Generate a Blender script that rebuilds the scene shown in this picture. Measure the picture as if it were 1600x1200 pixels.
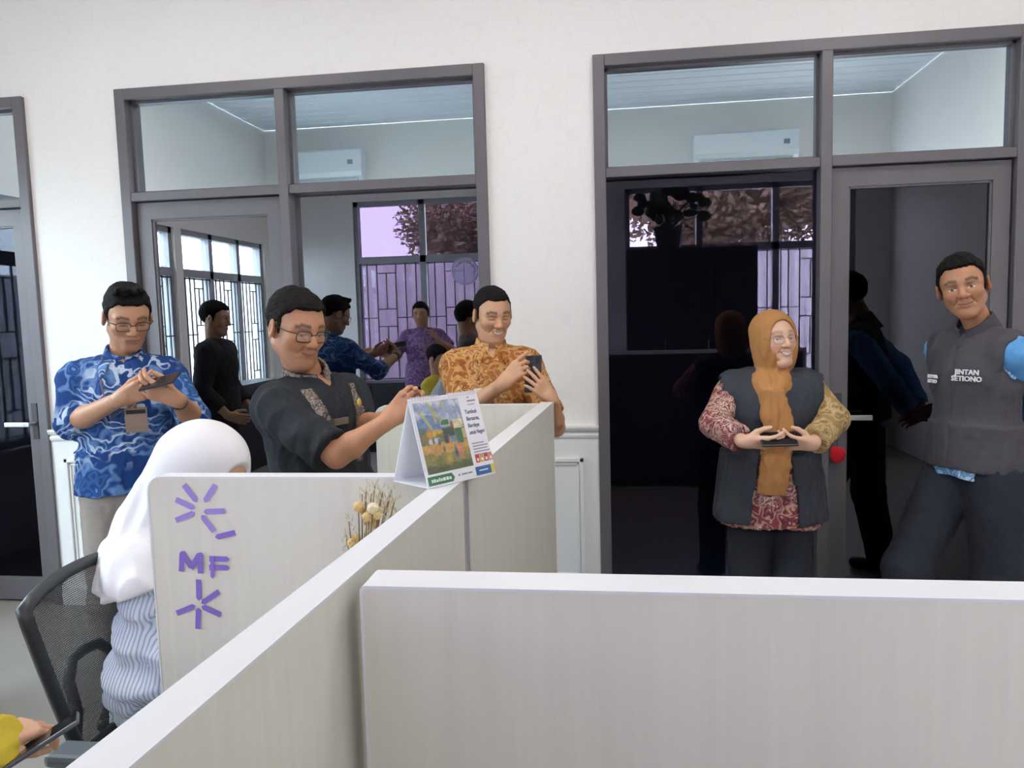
import bpy, bmesh, math, random
import numpy as np
from mathutils import Vector, Matrix

for _o in list(bpy.data.objects):
    bpy.data.objects.remove(_o, do_unlink=True)
scene = bpy.context.scene
COL = scene.collection
random.seed(7)

# ------------------------------------------------------------------ camera
CAM_F, CAM_YAW, CAM_PITCH, CAM_ROLL, CAM_D, CAM_H = 1185.24, 0.134089, 0.091549, -0.027227, 3.74497, 1.54274
def _basis():
    cy, sy = math.cos(CAM_YAW), math.sin(CAM_YAW)
    fwd = Vector((-sy, cy, 0)); right = Vector((cy, sy, 0)); up = Vector((0, 0, 1))
    cp, sp = math.cos(CAM_PITCH), math.sin(CAM_PITCH)
    f2 = fwd * cp - up * sp; u2 = up * cp + fwd * sp
    cr, sr = math.cos(CAM_ROLL), math.sin(CAM_ROLL)
    return right * cr + u2 * sr, u2 * cr - right * sr, f2
CR, CU, CF = _basis()
CPOS = Vector((0, -CAM_D, CAM_H))
def at(px, py, depth):
    """world point seen at a photo pixel, at a given distance in front of the photographer"""
    return CPOS + (CR * ((px - 800) / CAM_F) + CU * ((600 - py) / CAM_F) + CF) * depth
cam_data = bpy.data.cameras.new('camera')
cam_data.sensor_fit = 'HORIZONTAL'; cam_data.sensor_width = 36.0
cam_data.lens = CAM_F / 1600 * 36.0
cam_data.clip_start = 0.02; cam_data.clip_end = 300
cam = bpy.data.objects.new('camera', cam_data); COL.objects.link(cam)
_m = Matrix((CR, CU, -CF)).transposed().to_4x4(); _m.translation = CPOS
cam.matrix_world = _m
scene.camera = cam

# ------------------------------------------------------------------ sky, light, exposure
SKY = 24.0
world = bpy.data.worlds.new('sky'); scene.world = world; world.use_nodes = True
_bg = world.node_tree.nodes['Background']
_bg.inputs[0].default_value = (0.90, 0.955, 1.0, 1); _bg.inputs[1].default_value = SKY
scene.view_settings.view_transform = 'Standard'; scene.view_settings.look = 'None'
scene.view_settings.gamma = 1.0; scene.view_settings.use_curve_mapping = False
scene.view_settings.exposure = 0.56
scene.cycles.use_denoising = True
scene.cycles.max_bounces = 10; scene.cycles.diffuse_bounces = 5; scene.cycles.glossy_bounces = 5
scene.cycles.transparent_max_bounces = 16; scene.cycles.transmission_bounces = 6
scene.cycles.sample_clamp_indirect = 8.0
def portal(name, loc, rot, sx, sy):
    L = bpy.data.lights.new(name, 'AREA'); L.shape = 'RECTANGLE'; L.size = sx; L.size_y = sy
    L.cycles.is_portal = True
    o = bpy.data.objects.new(name, L); COL.objects.link(o); o.location = loc; o.rotation_euler = rot
# daylight comes in through the windows behind and to the left of the photographer
portal('daylight_portal', (-1.8, -5.16, 1.85), (math.pi / 2, 0, 0), 2.5, 2.2)
portal('daylight_portal', (1.4, -5.16, 1.85), (math.pi / 2, 0, 0), 2.5, 2.2)
portal('daylight_portal', (-4.26, -3.97, 1.6), (0, -math.pi / 2, 0), 1.7, 1.8)
portal('daylight_portal', (-4.26, -1.79, 1.6), (0, -math.pi / 2, 0), 1.7, 2.4)

# ------------------------------------------------------------------ materials
MATS = {}
def nt(name):
    m = bpy.data.materials.new(name); m.use_nodes = True
    return m, m.node_tree.nodes, m.node_tree.links, m.node_tree.nodes['Principled BSDF']
def plain(name, col, rough=0.6, metal=0.0, spec=0.5, noise=0.0, scale=30, bump=0.0, bscale=200, coat=0):
    if name in MATS: return MATS[name]
    m, N, L, B = nt(name)
    B.inputs['Base Color'].default_value = (*col, 1); B.inputs['Roughness'].default_value = rough
    B.inputs['Metallic'].default_value = metal; B.inputs['Specular IOR Level'].default_value = spec
    B.inputs['Coat Weight'].default_value = coat
    tc = N.new('ShaderNodeTexCoord')
    if noise:
        n = N.new('ShaderNodeTexNoise'); n.inputs['Scale'].default_value = scale; n.inputs['Detail'].default_value = 4
        r = N.new('ShaderNodeMixRGB'); r.blend_type = 'MIX'
        r.inputs[1].default_value = (*[max(0, c * (1 - noise)) for c in col], 1)
        r.inputs[2].default_value = (*[min(1, c * (1 + noise)) for c in col], 1)
        L.new(tc.outputs['Object'], n.inputs['Vector']); L.new(n.outputs['Fac'], r.inputs[0]); L.new(r.outputs[0], B.inputs['Base Color'])
    if bump:
        n2 = N.new('ShaderNodeTexNoise'); n2.inputs['Scale'].default_value = bscale; n2.inputs['Detail'].default_value = 3
        b = N.new('ShaderNodeBump'); b.inputs['Strength'].default_value = bump; b.inputs['Distance'].default_value = 0.004
        L.new(tc.outputs['Object'], n2.inputs['Vector']); L.new(n2.outputs['Fac'], b.inputs['Height']); L.new(b.outputs[0], B.inputs['Normal'])
    MATS[name] = m; return m
def glass(name, refl, rcol, tcol, rough=0.0):
    """coated tinted pane: part mirror, part tinted see-through"""
    if name in MATS: return MATS[name]
    m = bpy.data.materials.new(name); m.use_nodes = True; N = m.node_tree.nodes; L = m.node_tree.links
    N.clear()
    out = N.new('ShaderNodeOutputMaterial'); mix = N.new('ShaderNodeMixShader')
    t = N.new('ShaderNodeBsdfTransparent'); g = N.new('ShaderNodeBsdfGlossy')
    t.inputs[0].default_value = (*tcol, 1); g.inputs['Color'].default_value = (*rcol, 1); g.inputs['Roughness'].default_value = rough
    mix.inputs[0].default_value = refl
    L.new(t.outputs[0], mix.inputs[1]); L.new(g.outputs[0], mix.inputs[2]); L.new(mix.outputs[0], out.inputs[0])
    MATS[name] = m; return m
def ramp(N, stops, interp='LINEAR'):
    r = N.new('ShaderNodeValToRGB'); r.color_ramp.interpolation = interp
    e = r.color_ramp.elements
    while len(e) < len(stops): e.new(0.5)
    for k, (p, c) in enumerate(stops):
        e[k].position = p; e[k].color = (*c, 1)
    return r

# ------------------------------------------------------------------ mesh helpers
def tag(o, label=None, cat=None, group=None, kind=None):
    if label: o['label'] = label
    if cat: o['category'] = cat
    if group: o['group'] = group
    if kind: o['kind'] = kind
    return o
def link_mesh(name, me, mat=None, parent=None, loc=None, rot=None, smooth=False):
    if mat is not None:
        me.materials.clear(); me.materials.append(mat)
    if smooth:
        me.polygons.foreach_set('use_smooth', [True] * len(me.polygons))
    o = bpy.data.objects.new(name, me); COL.objects.link(o)
    if parent is not None: o.parent = parent
    if loc is not None: o.location = loc
    if rot is not None: o.rotation_euler = rot
    return o
def empty(name, loc=(0, 0, 0), rz=0.0):
    o = bpy.data.objects.new(name, None); COL.objects.link(o); o.location = loc; o.rotation_euler = (0, 0, rz)
    o.empty_display_size = 0.1
    return o
class MB:
    """collects shapes into one mesh"""
    def __init__(s): s.v = []; s.f = []
    def add(s, V, F):
        k = len(s.v); s.v += [tuple(p) for p in V]; s.f += [tuple(i + k for i in q) for q in F]; return s
    def box(s, x0, x1, y0, y1, z0, z1):
        V = [(x0, y0, z0), (x1, y0, z0), (x1, y1, z0), (x0, y1, z0), (x0, y0, z1), (x1, y0, z1), (x1, y1, z1), (x0, y1, z1)]
        return s.add(V, [(0, 3, 2, 1), (4, 5, 6, 7), (0, 1, 5, 4), (1, 2, 6, 5), (2, 3, 7, 6), (3, 0, 4, 7)])
    def tube(s, pts, r, n=8, caps=True):
        pts = [Vector(p) for p in pts]; rs = r if isinstance(r, (list, tuple)) else [r] * len(pts)
        rings = []; up = None
        for i, p in enumerate(pts):
            d = (pts[min(i + 1, len(pts) - 1)] - pts[max(i - 1, 0)])
            if d.length < 1e-9: d = Vector((0, 0, 1))
            d.normalize()
            if up is None:
                up = Vector((0, 0, 1)) if abs(d.z) < 0.9 else Vector((1, 0, 0))
            a = d.cross(up).normalized(); up = a.cross(d).normalized()
            rings.append([p + (a * math.cos(2 * math.pi * k / n) + up * math.sin(2 * math.pi * k / n)) * rs[i] for k in range(n)])
        V = [q for R in rings for q in R]; F = []
        for i in range(len(pts) - 1):
            for k in range(n):
                F.append((i * n + k, i * n + (k + 1) % n, (i + 1) * n + (k + 1) % n, (i + 1) * n + k))
        if caps:
            F.append(tuple(range(n - 1, -1, -1))); F.append(tuple((len(pts) - 1) * n + k for k in range(n)))
        return s.add(V, F)
    def ribbon(s, pts, width_dir, w, t_dir, t):
        """flat bar following a path"""
        V = []; F = []
        wd = [Vector(width_dir)] * len(pts) if not isinstance(width_dir, list) else [Vector(q) for q in width_dir]
        td = [Vector(t_dir)] * len(pts) if not isinstance(t_dir, list) else [Vector(q) for q in t_dir]
        for p, a, b in zip(pts, wd, td):
            p = Vector(p); a = a.normalized() * (w / 2); b = b.normalized() * (t / 2)
            V += [p - a - b, p + a - b, p + a + b, p - a + b]
        for i in range(len(pts) - 1):
            for k in range(4): F.append((i * 4 + k, i * 4 + (k + 1) % 4, i * 4 + 4 + (k + 1) % 4, i * 4 + 4 + k))
        m = len(pts) * 4
        F += [(3, 2, 1, 0), (m - 4, m - 3, m - 2, m - 1)]
        return s.add(V, F)
    def prism(s, poly, axis, a0, a1):
        """extrude a 2-D outline along an axis: axis 'y' takes (x, z) points"""
        n = len(poly)
        if axis == 'y': f = lambda p, a: (p[0], a, p[1])
        elif axis == 'x': f = lambda p, a: (a, p[0], p[1])
        else: f = lambda p, a: (p[0], p[1], a)
        V = [f(p, a0) for p in poly] + [f(p, a1) for p in poly]
        F = [tuple(range(n)), tuple(range(2 * n - 1, n - 1, -1))]
        F += [(k, k + n, (k + 1) % n + n, (k + 1) % n) for k in range(n)]
        return s.add(V, F)
    def sphere(s, c, r, nu=12, nv=8):
        c = Vector(c); r = Vector((r, r, r)) if not hasattr(r, '__len__') else Vector(r)
        V = [(c.x, c.y, c.z + r.z)]; F = []
        for i in range(1, nv):
            t = math.pi * i / nv
            for k in range(nu):
                a = 2 * math.pi * k / nu
                V.append((c.x + r.x * math.sin(t) * math.cos(a), c.y + r.y * math.sin(t) * math.sin(a), c.z + r.z * math.cos(t)))
        V.append((c.x, c.y, c.z - r.z))
        for k in range(nu): F.append((0, 1 + k, 1 + (k + 1) % nu))
        for i in range(nv - 2):
            for k in range(nu):
                a = 1 + i * nu
                F.append((a + k, a + nu + k, a + nu + (k + 1) % nu, a + (k + 1) % nu))
        e = len(V) - 1; a = 1 + (nv - 2) * nu
        for k in range(nu): F.append((a + k, e, a + (k + 1) % nu))
        return s.add(V, F)
    def xf(s, M):
        s.v = [tuple(M @ Vector(p)) for p in s.v]; return s
    def build(s, name, mat, parent=None, loc=None, rot=None, smooth=False, bevel=0.0, seg=2):
        me = bpy.data.meshes.new(name); me.from_pydata(s.v, [], s.f); me.validate(); me.update()
        bm = bmesh.new(); bm.from_mesh(me)
        bmesh.ops.recalc_face_normals(bm, faces=bm.faces)
        if bevel:
            es = [e for e in bm.edges if len(e.link_faces) == 2 and e.calc_face_angle(0) > 0.5]
            bmesh.ops.bevel(bm, geom=es, offset=bevel, segments=seg, affect='EDGES', profile=0.6)
        bm.to_mesh(me); bm.free()
        return link_mesh(name, me, mat, parent, loc, rot, smooth)
def wall_grid(mb, u0, u1, z0, z1, holes, put):
    """rectangular wall with rectangular holes, as blocks; put(mb, ua, ub, za, zb)"""
    us = sorted({u0, u1, *[h[0] for h in holes], *[h[1] for h in holes]})
    zs = sorted({z0, z1, *[h[2] for h in holes], *[h[3] for h in holes]})
    us = [u for u in us if u0 <= u <= u1]; zs = [z for z in zs if z0 <= z <= z1]
    for a, b in zip(us, us[1:]):
        run = None
        for c, d in zip(zs, zs[1:]):
            inside = any(h[0] - 1e-6 <= a and b <= h[1] + 1e-6 and h[2] - 1e-6 <= c and d <= h[3] + 1e-6 for h in holes)
            if inside:
                if run: put(mb, a, b, *run); run = None
            else:
                run = (run[0], d) if run else (c, d)
        if run: put(mb, a, b, *run)
def text_mesh(txt, size, mat, parent, M, name='lettering', extrude=0.0003, bold=0.0, align='LEFT', shear=0.0, xs=1.0):
    cu = bpy.data.curves.new('t', 'FONT'); cu.body = txt; cu.size = size; cu.extrude = extrude; cu.offset = bold
    cu.align_x = align; cu.shear = shear; cu.resolution_u = 3
    o = bpy.data.objects.new('t', cu); COL.objects.link(o)
    me = bpy.data.meshes.new_from_object(o.evaluated_get(bpy.context.evaluated_depsgraph_get()))
    bpy.data.objects.remove(o); bpy.data.curves.remove(cu)
    me.transform(M @ Matrix.Diagonal((xs, 1, 1, 1)))
    return link_mesh(name, me, mat, parent)
# ------------------------------------------------------------------ room shell
def wallpaper():
    m, N, L, B = nt('wallpaper')
    tc = N.new('ShaderNodeTexCoord'); mp = N.new('ShaderNodeMapping'); mp.inputs['Scale'].default_value = (1, 1, 1)
    v = N.new('ShaderNodeTexVoronoi'); v.feature = 'DISTANCE_TO_EDGE'; v.inputs['Scale'].default_value = 16; v.inputs['Randomness'].default_value = 0.55
    r = ramp(N, [(0.0, (0.765, 0.738, 0.712)), (0.05, (0.79, 0.765, 0.74)), (1, (0.79, 0.765, 0.74))])
    n = N.new('ShaderNodeTexNoise'); n.inputs['Scale'].default_value = 60
    b = N.new('ShaderNodeBump'); b.inputs['Strength'].default_value = 0.15; b.inputs['Distance'].default_value = 0.003
    L.new(tc.outputs['Object'], mp.inputs[0]); L.new(mp.outputs[0], v.inputs['Vector']); L.new(v.outputs['Distance'], r.inputs[0])
    L.new(r.outputs[0], B.inputs['Base Color']); L.new(tc.outputs['Object'], n.inputs['Vector']); L.new(n.outputs['Fac'], b.inputs['Height']); L.new(b.outputs[0], B.inputs['Normal'])
    B.inputs['Roughness'].default_value = 0.55
    return m
M_WALL = wallpaper()
M_PAINT = plain('wall_paint', (0.84, 0.82, 0.79), 0.6, noise=0.02, scale=3)
M_WAIN = plain('wainscot_paint', (0.74, 0.74, 0.73), 0.45, noise=0.015, scale=2)
M_FLOOR = plain('floor_tile', (0.25, 0.225, 0.20), 0.42, noise=0.05, scale=6)
M_CEIL = plain('ceiling_board', (0.80, 0.86, 0.92), 0.30, noise=0.02, scale=3)
M_ALU = plain('aluminium_frame', (0.135, 0.125, 0.135), 0.40, metal=0.15, noise=0.06, scale=5)
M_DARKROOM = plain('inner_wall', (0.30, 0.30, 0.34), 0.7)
M_TRANSOM = glass('transom_glass', 0.90, (0.80, 0.93, 1.0), (0.10, 0.12, 0.14))
M_TINT = glass('tinted_glass', 0.26, (0.90, 0.92, 1.0), (0.25, 0.25, 0.3))
M_TINT2 = glass('dark_tinted_glass', 0.058, (0.92, 0.80, 1.0), (0.42, 0.48, 0.62))
M_DOORGLASS = glass('door_glass', 0.36, (0.93, 0.95, 1.0), (0.07, 0.07, 0.09))
M_DARKGLASS = glass('dark_door_glass', 0.06, (0.85, 0.85, 1.0), (0.05, 0.05, 0.09))
M_SMOKE = glass('smoked_door_glass', 0.014, (0.9, 0.9, 1.0), (0.45, 0.47, 0.55))
M_PURPLE = glass('purple_window_glass', 0.05, (0.9, 0.9, 1), (0.325, 0.283, 0.352))
M_PURPLE2 = glass('purple_window_glass_light', 0.05, (0.9, 0.9, 1), (0.785, 0.775, 0.79))
M_CLEAR = glass('clear_window_glass', 0.06, (0.95, 1, 1), (0.86, 0.93, 0.96))

XL, XR, YB, CEIL = -4.1, 3.0, -5.0, 3.8
TOP, MID, RAIL = 2.75, 2.225, 0.98
OPEN = [(-3.98, -3.055), (-2.529, -0.598), (-0.078, 1.852)]
mb = MB()
wall_grid(mb, XL - 0.15, XR + 0.15, 0, CEIL, [(a, b, 0.0, TOP) for a, b in OPEN], lambda m, a, b, c, d: m.box(a, b, 0, 0.14, c, d))
tag(mb.build('wall_front', M_WALL), kind='structure', label='cream patterned wallpaper wall with three dark framed glass fronts')
mb = MB().box(XL - 0.15, XR + 0.15, YB - 0.15, 4.2, -0.1, 0.0)
tag(mb.build('floor', M_FLOOR), kind='structure', label='beige polished tile floor')
# ceiling of long boards with open joints
ceil = tag(MB().box(XL - 0.15, XR + 0.15, YB - 0.15, 0.14, CEIL + 0.02, CEIL + 0.1).build('ceiling', M_CEIL), kind='structure', label='pale blue boarded ceiling')
plank_me = None
for k in range(25):
    y = YB + 0.2 * k
    if plank_me is None:
        o = MB().box(XL, XR, 0.006, 0.194, 0, 0.022).build('plank', M_CEIL, ceil, (0, y, CEIL), bevel=0.012, seg=1); plank_me = o.data
    else:
        link_mesh('plank', plank_me, None, ceil, (0, y, CEIL))
# wall behind the photographer, with two banks of purple tinted windows
WB = [(-3.05, -0.56), (0.15, 2.64)]
mb = MB(); wall_grid(mb, XL - 0.15, XR + 0.15, 0, CEIL, [(a, b, 0.74, 2.92) for a, b in WB], lambda m, a, b, c, d: m.box(a, b, YB - 0.15, YB, c, d))
tag(mb.build('wall_back', M_PAINT), kind='structure')
WL = [(-4.85, -3.1), (-2.98, -0.6)]
mb = MB(); wall_grid(mb, YB - 0.15, 0.14, 0, CEIL, [(a, b, 0.72, 2.45) for a, b in WL], lambda m, a, b, c, d: m.box(XL - 0.15, XL, a, b, c, d))
tag(mb.build('wall_left', M_PAINT), kind='structure')
tag(MB().box(XR, XR + 0.15, YB - 0.15, 0.14, 0, CEIL).build('wall_right', M_PAINT), kind='structure')
# unlit offices behind the glass fronts
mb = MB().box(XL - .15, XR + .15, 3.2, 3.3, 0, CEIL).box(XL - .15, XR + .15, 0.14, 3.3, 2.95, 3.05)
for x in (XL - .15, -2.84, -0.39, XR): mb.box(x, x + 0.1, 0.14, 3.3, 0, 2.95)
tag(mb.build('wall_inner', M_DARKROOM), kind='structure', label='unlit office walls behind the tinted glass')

# wainscot: chair rail, raised frames and baseboard on the two piers
nt_ = 0
for i, (a, b) in enumerate([(-3.055, -2.529), (-0.598, -0.078)]):
    mb = MB().box(a, b, -0.012, 0.0, 0, 0.93)
    panel = tag(mb.build('trim_%d' % (i * 2 + 1), M_WAIN), kind='structure', label='white panelled wainscot on the pier')
    prof = [(0, 0.925), (-0.018, 0.925), (-0.022, 0.94), (-0.016, 0.952), (-0.030, 0.962), (-0.036, 0.975), (-0.036, 0.985), (0, 0.985)]
    tag(MB().prism(prof, 'x', a, b).build('trim_%d' % (i * 2 + 2), M_WAIN), kind='structure', label='white moulded chair rail')
    x0, x1, z0, z1 = a + 0.075, b - 0.075, 0.20, 0.825
    for (w, d, off) in ((0.022, 0.026, 0.0), (0.012, 0.019, 0.026)):
        m2 = MB(); X0, X1, Z0, Z1 = x0 + off, x1 - off, z0 + off, z1 - off
        m2.box(X0, X1, -0.012 - d + 0.012, -0.012, Z1 - w, Z1).box(X0, X1, -d, -0.012, Z0, Z0 + w)
        m2.box(X0, X0 + w, -d, -0.012, Z0, Z1).box(X1 - w, X1, -d, -0.012, Z0, Z1)
        m2.build('panel_moulding', M_WAIN, panel, bevel=0.003, seg=1)
    tag(MB().box(a, b, -0.024, 0.0, 0, 0.11).build('baseboard_%s' % ('left', 'right')[i], M_WAIN, bevel=0.004), kind='structure')

# ------------------------------------------------------------------ glass fronts
FW = 0.055          # face width of the frame
YF, YK = -0.025, 0.09   # frame front and back
YG = 0.045          # glass plane
M_HANDLE = plain('satin_metal', (0.62, 0.63, 0.64), 0.3, metal=0.7)
def pane(name, mat, x0, x1, z0, z1, parent, y=YG):
    return MB().box(x0, x1, y, y + 0.006, z0, z1).build(name, mat, parent)
def bead(parent, x0, x1, z0, z1, y):
    m = MB(); w = 0.012
    m.box(x0, x1, y - 0.022, y, z1 - w, z1).box(x0, x1, y - 0.022, y, z0, z0 + w).box(x0, x0 + w, y - 0.022, y, z0, z1).box(x1 - w, x1, y - 0.022, y, z0, z1)
    m.build('glazing_bead', M_ALU, parent)
def front(idx, x0, x1, mull, leaf_side, fixed_mat, leaf_mat, label, tm):
    root = tag(empty('door_%d' % idx, ((x0 + x1) / 2, 0, 0)), kind='structure', label=label)
    ox = -(x0 + x1) / 2
    def P(o): o.location = (ox, 0, 0); return o
    P(MB().box(x0, x0 + FW, YF, YK, 0, TOP).build('frame_post', M_ALU, root, bevel=0.003, seg=1))
    P(MB().box(x1 - FW, x1, YF, YK, 0, TOP).build('frame_post', M_ALU, root, bevel=0.003, seg=1))
    P(MB().box(x0 + FW, x1 - FW, YF, YK, TOP - FW, TOP).build('frame_head', M_ALU, root, bevel=0.003, seg=1))
    m0, m1 = mull - 0.025, mull + 0.025
    if mull > x0:
        P(MB().box(m0, m1, YF - 0.004, YK, 0, TOP - FW).build('mullion', M_ALU, root, bevel=0.003, seg=1))
        bays = [(x0 + FW, m0), (m1, x1 - FW)]
    else:
        bays = [(x0 + FW, x1 - FW)]
    for (a, b) in bays:
        P(MB().box(a, b, YF + 0.004, YK, MID - 0.045, MID).build('transom_rail', M_ALU, root, bevel=0.003, seg=1))
        P(pane('transom_pane', tm, a, b, MID, TOP - FW, root))
        m = MB(); y = YG; w = 0.012
        m.box(a, b, y - .02, y, TOP - FW - w, TOP - FW).box(a, b, y - .02, y, MID, MID + w).box(a, a + w, y - .02, y, MID, TOP - FW).box(b - w, b, y - .02, y, MID, TOP - FW)
        P(m.build('glazing_bead', M_ALU, root))
    for k, (a, b) in enumerate(bays):
        if k == leaf_side or len(bays) == 1:
            s = 0.075; z0, z1 = 0.012, MID - 0.05; y0, y1 = 0.012, 0.055
            a += 0.008; b -= 0.008
            m = MB().box(a, a + s, y0, y1, z0, z1).box(b - s, b, y0, y1, z0, z1).box(a + s, b - s, y0, y1, z1 - 0.085, z1).box(a + s, b - s, y0, y1, z0, z0 + 0.12)
            leaf = P(m.build('door_leaf', M_ALU, root))
            MB().box(a + s - .005, b - s + .005, 0.032, 0.038, z0 + .115, z1 - .08).build('glass_pane', leaf_mat, leaf)
            m = MB(); A, Bx, Z0, Z1 = a + s, b - s, z0 + .12, z1 - .085; w = .01
            m.box(A, Bx, .02, .032, Z1 - w, Z1).box(A, Bx, .02, .032, Z0, Z0 + w).box(A, A + w, .02, .032, Z0, Z1).box(Bx - w, Bx, .02, .032, Z0, Z1)
            m.build('glazing_bead', M_ALU, leaf)
            hx = a + s * .5 if idx == 3 else b - s * .5
            sg = 1 if idx == 3 else -1
            h = MB().box(hx - .018, hx + .018, 0.004, 0.012, 0.93, 1.13).build('lock_plate', plain('dark_plate', (.05, .05, .055), .4), leaf, bevel=.003)
            pts = [(hx, 0.006, 1.02), (hx, -0.04, 1.02), (hx + sg * .012, -0.048, 1.02), (hx + sg * .13, -0.048, 1.018)]
            hm = MB().tube(pts[:2], .009, 10); hm.box(min(hx - .008 * sg, hx + sg * .14), max(hx - .008 * sg, hx + sg * .14), -.052, -.040, 1.005, 1.029)
            hm.build('lever_handle', M_HANDLE, leaf, bevel=.003)
        else:
            P(pane('fixed_pane', fixed_mat, a, b, 0.10, MID - 0.045, root))
            P(MB().box(a, b, YF + .004, YK, 0, 0.10).build('bottom_rail', M_ALU, root, bevel=.003, seg=1))
    return root
front(1, *OPEN[0], -9, 0, M_TINT, M_SMOKE, 'dark framed glass door at the far left edge', M_TRANSOM)
front(2, *OPEN[1], -1.637, 0, M_TINT, M_DOORGLASS, 'dark framed glass front behind the man in the black shirt', M_TRANSOM)
front(3, *OPEN[2], 0.982, 1, M_TINT2, M_DARKGLASS, 'dark framed glass front behind the woman in the brown headscarf', M_TRANSOM)

# round frosted decal stuck on the middle fixed pane
dec = glass('frosted_decal', .08, (.85, .82, .95), (.80, .80, .88), .5)
d3 = [o for o in bpy.data.objects if o.name == 'door_2'][0]; dcx, dcz = -.735 - d3.location.x, 1.765
dm = MB().prism([(dcx + .072 * math.cos(k * math.pi / 16), dcz + .072 * math.sin(k * math.pi / 16)) for k in range(32)], 'y', YG - .0012, YG - .0004).build('round_decal', dec, d3)
ring = MB().tube([(dcx + .066 * math.cos(k * math.pi / 16), YG - .002, dcz + .066 * math.sin(k * math.pi / 16)) for k in range(33)], .0012, 5, caps=False)
for k in range(7):
    a = math.pi * (.2 + .6 * k / 6); ring.box(dcx + .048 * math.cos(a) - .004, dcx + .048 * math.cos(a) + .004, YG - .002, YG - .0013, dcz + .048 * math.sin(a) - .006, dcz + .048 * math.sin(a) + .006)
ro = ring.build('decal_print', plain('decal_ink', (.10, .09, .16), .5), dm); ro['kind'] = 'stuff'
# ------------------------------------------------------------------ windows behind and left, seen mirrored in the glass
M_WFRAME = plain('window_frame_grey', (0.30, 0.31, 0.34), 0.45)
M_GRILLE = plain('grille_iron', (0.03, 0.03, 0.035), 0.5)
WIN_N = [0]
def window_bank(M, width, z0, z1, zs, panes, pane_mat, label):
    """M maps local (u along wall, v outwards, z) to the world"""
    WIN_N[0] += 1
    root = tag(empty('window_%d' % WIN_N[0]), kind='structure', label=label)
    w = 0.055
    def put(mb, name, mat): 
        o = mb.xf(M).build(name, mat, root); return o
    m = MB().box(0, width, 0.03, .12, z0, z0 + w).box(0, width, .03, .12, z1 - w, z1).box(0, w, .03, .12, z0, z1).box(width - w, width, .03, .12, z0, z1).box(w, width - w, .03, .12, zs - .04, zs + .04)
    pw = width / panes
    for k in range(1, panes): m.box(k * pw - .035, k * pw + .035, .03, .12, z0, z1)
    put(m, 'window_frame', M_WFRAME)
    put(MB().box(-.04, width + .04, -.06, .03, z0 - .04, z0), 'window_sill', M_WAIN)
    for k in range(panes):
        a, b = k * pw + .04, (k + 1) * pw - .04
        put(MB().box(a, b, .07, .076, z0 + w, zs - .04), 'window_pane', pane_mat)
        put(MB().box(a, b, .07, .076, zs + .04, z1 - w), 'window_pane', pane_mat)
        g = MB(); t = .006; H = zs - .04 - z0 - w; zb = z0 + w; W = b - a
        def V(u, f0=0, f1=1): g.box(a + u * W - t, a + u * W + t, .03, .03 + 2 * t, zb + f0 * H, zb + f1 * H)
        def Hh(f, u0, u1): g.box(a + u0 * W, a + u1 * W, .03, .03 + 2 * t, zb + f * H - t, zb + f * H + t)
        for u in (.02, .13, .29, .60, .76, .93): V(u)
        for f in (.915, .61, .46, .16): Hh(f, .29, .60)
        V(.445, .61, .915); V(.445, .16, .46)
        for f in (.535,): Hh(f, 0, .29); Hh(f, .60, 1)
        Hh(.01, 0, 1); Hh(.99, 0, 1)
        put(g, 'security_grille', M_GRILLE)
    return root
for i, (a, b) in enumerate(WB):
    M = Matrix(((1, 0, 0, a), (0, -1, 0, YB), (0, 0, 1, 0), (0, 0, 0, 1)))
    window_bank(M, b - a, 0.74, 2.92, 2.23, 3, (M_PURPLE, M_PURPLE2)[i], 'purple tinted barred window behind the photographer')
for i, (a, b) in enumerate(WL):
    M = Matrix(((0, -1, 0, XL), (1, 0, 0, a), (0, 0, 1, 0), (0, 0, 0, 1)))
    window_bank(M, b - a, 0.72, 2.45, 2.03, 3 if i == 0 else 4, M_CLEAR, 'clear barred window in the left wall')
# pale corrugated fence and ground outside
M_FENCE = plain('corrugated_sheet', (0.42, 0.42, 0.48), 0.5, noise=0.05, scale=4)
M_FENCEW = plain('corrugated_sheet_white', (0.80, 0.79, 0.82), 0.5, noise=0.05, scale=4)
def fence(p0, p1, h, label, mat=None):
    p0 = Vector(p0); p1 = Vector(p1); d = (p1 - p0); L = d.length; d.normalize(); nrm = Vector((-d.y, d.x, 0))
    V = []; F = []; n = int(L / 0.045)
    for k in range(n + 1):
        q = p0 + d * (k * L / n) + nrm * (0.018 if k % 4 in (1, 2) else -0.018)
        V += [(q.x, q.y, 0), (q.x, q.y, h)]
    for k in range(n): F.append((2 * k, 2 * k + 2, 2 * k + 3, 2 * k + 1))
    root = empty('corrugated_fence', (p0 + p1) / 2); tag(root, label, 'fence')
    o = MB().add(V, F).build('corrugated_sheet', mat or M_FENCE, root); o.location = -(p0 + p1) / 2
    for k in range(int(L / 2) + 1):
        q = p0 + d * min(L, 2 * k) - nrm * .05 - (p0 + p1) / 2
        MB().box(q.x - .03, q.x + .03, q.y - .03, q.y + .03, 0, h).build('fence_post', M_WFRAME, root)
fence((-9, -7.6, 0), (8, -7.6, 0), 2.45, 'pale corrugated fence outside the purple tinted windows', M_FENCEW)
fence((-6.9, -7.0, 0), (-6.9, 2.0, 0), 2.15, 'pale corrugated fence outside the clear left windows')
tag(MB().box(-60, 60, -60, 20, -0.35, -0.12).build('ground', plain('outside_ground', (.32, .30, .26), .9, noise=.2, scale=.5)), kind='structure')
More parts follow.
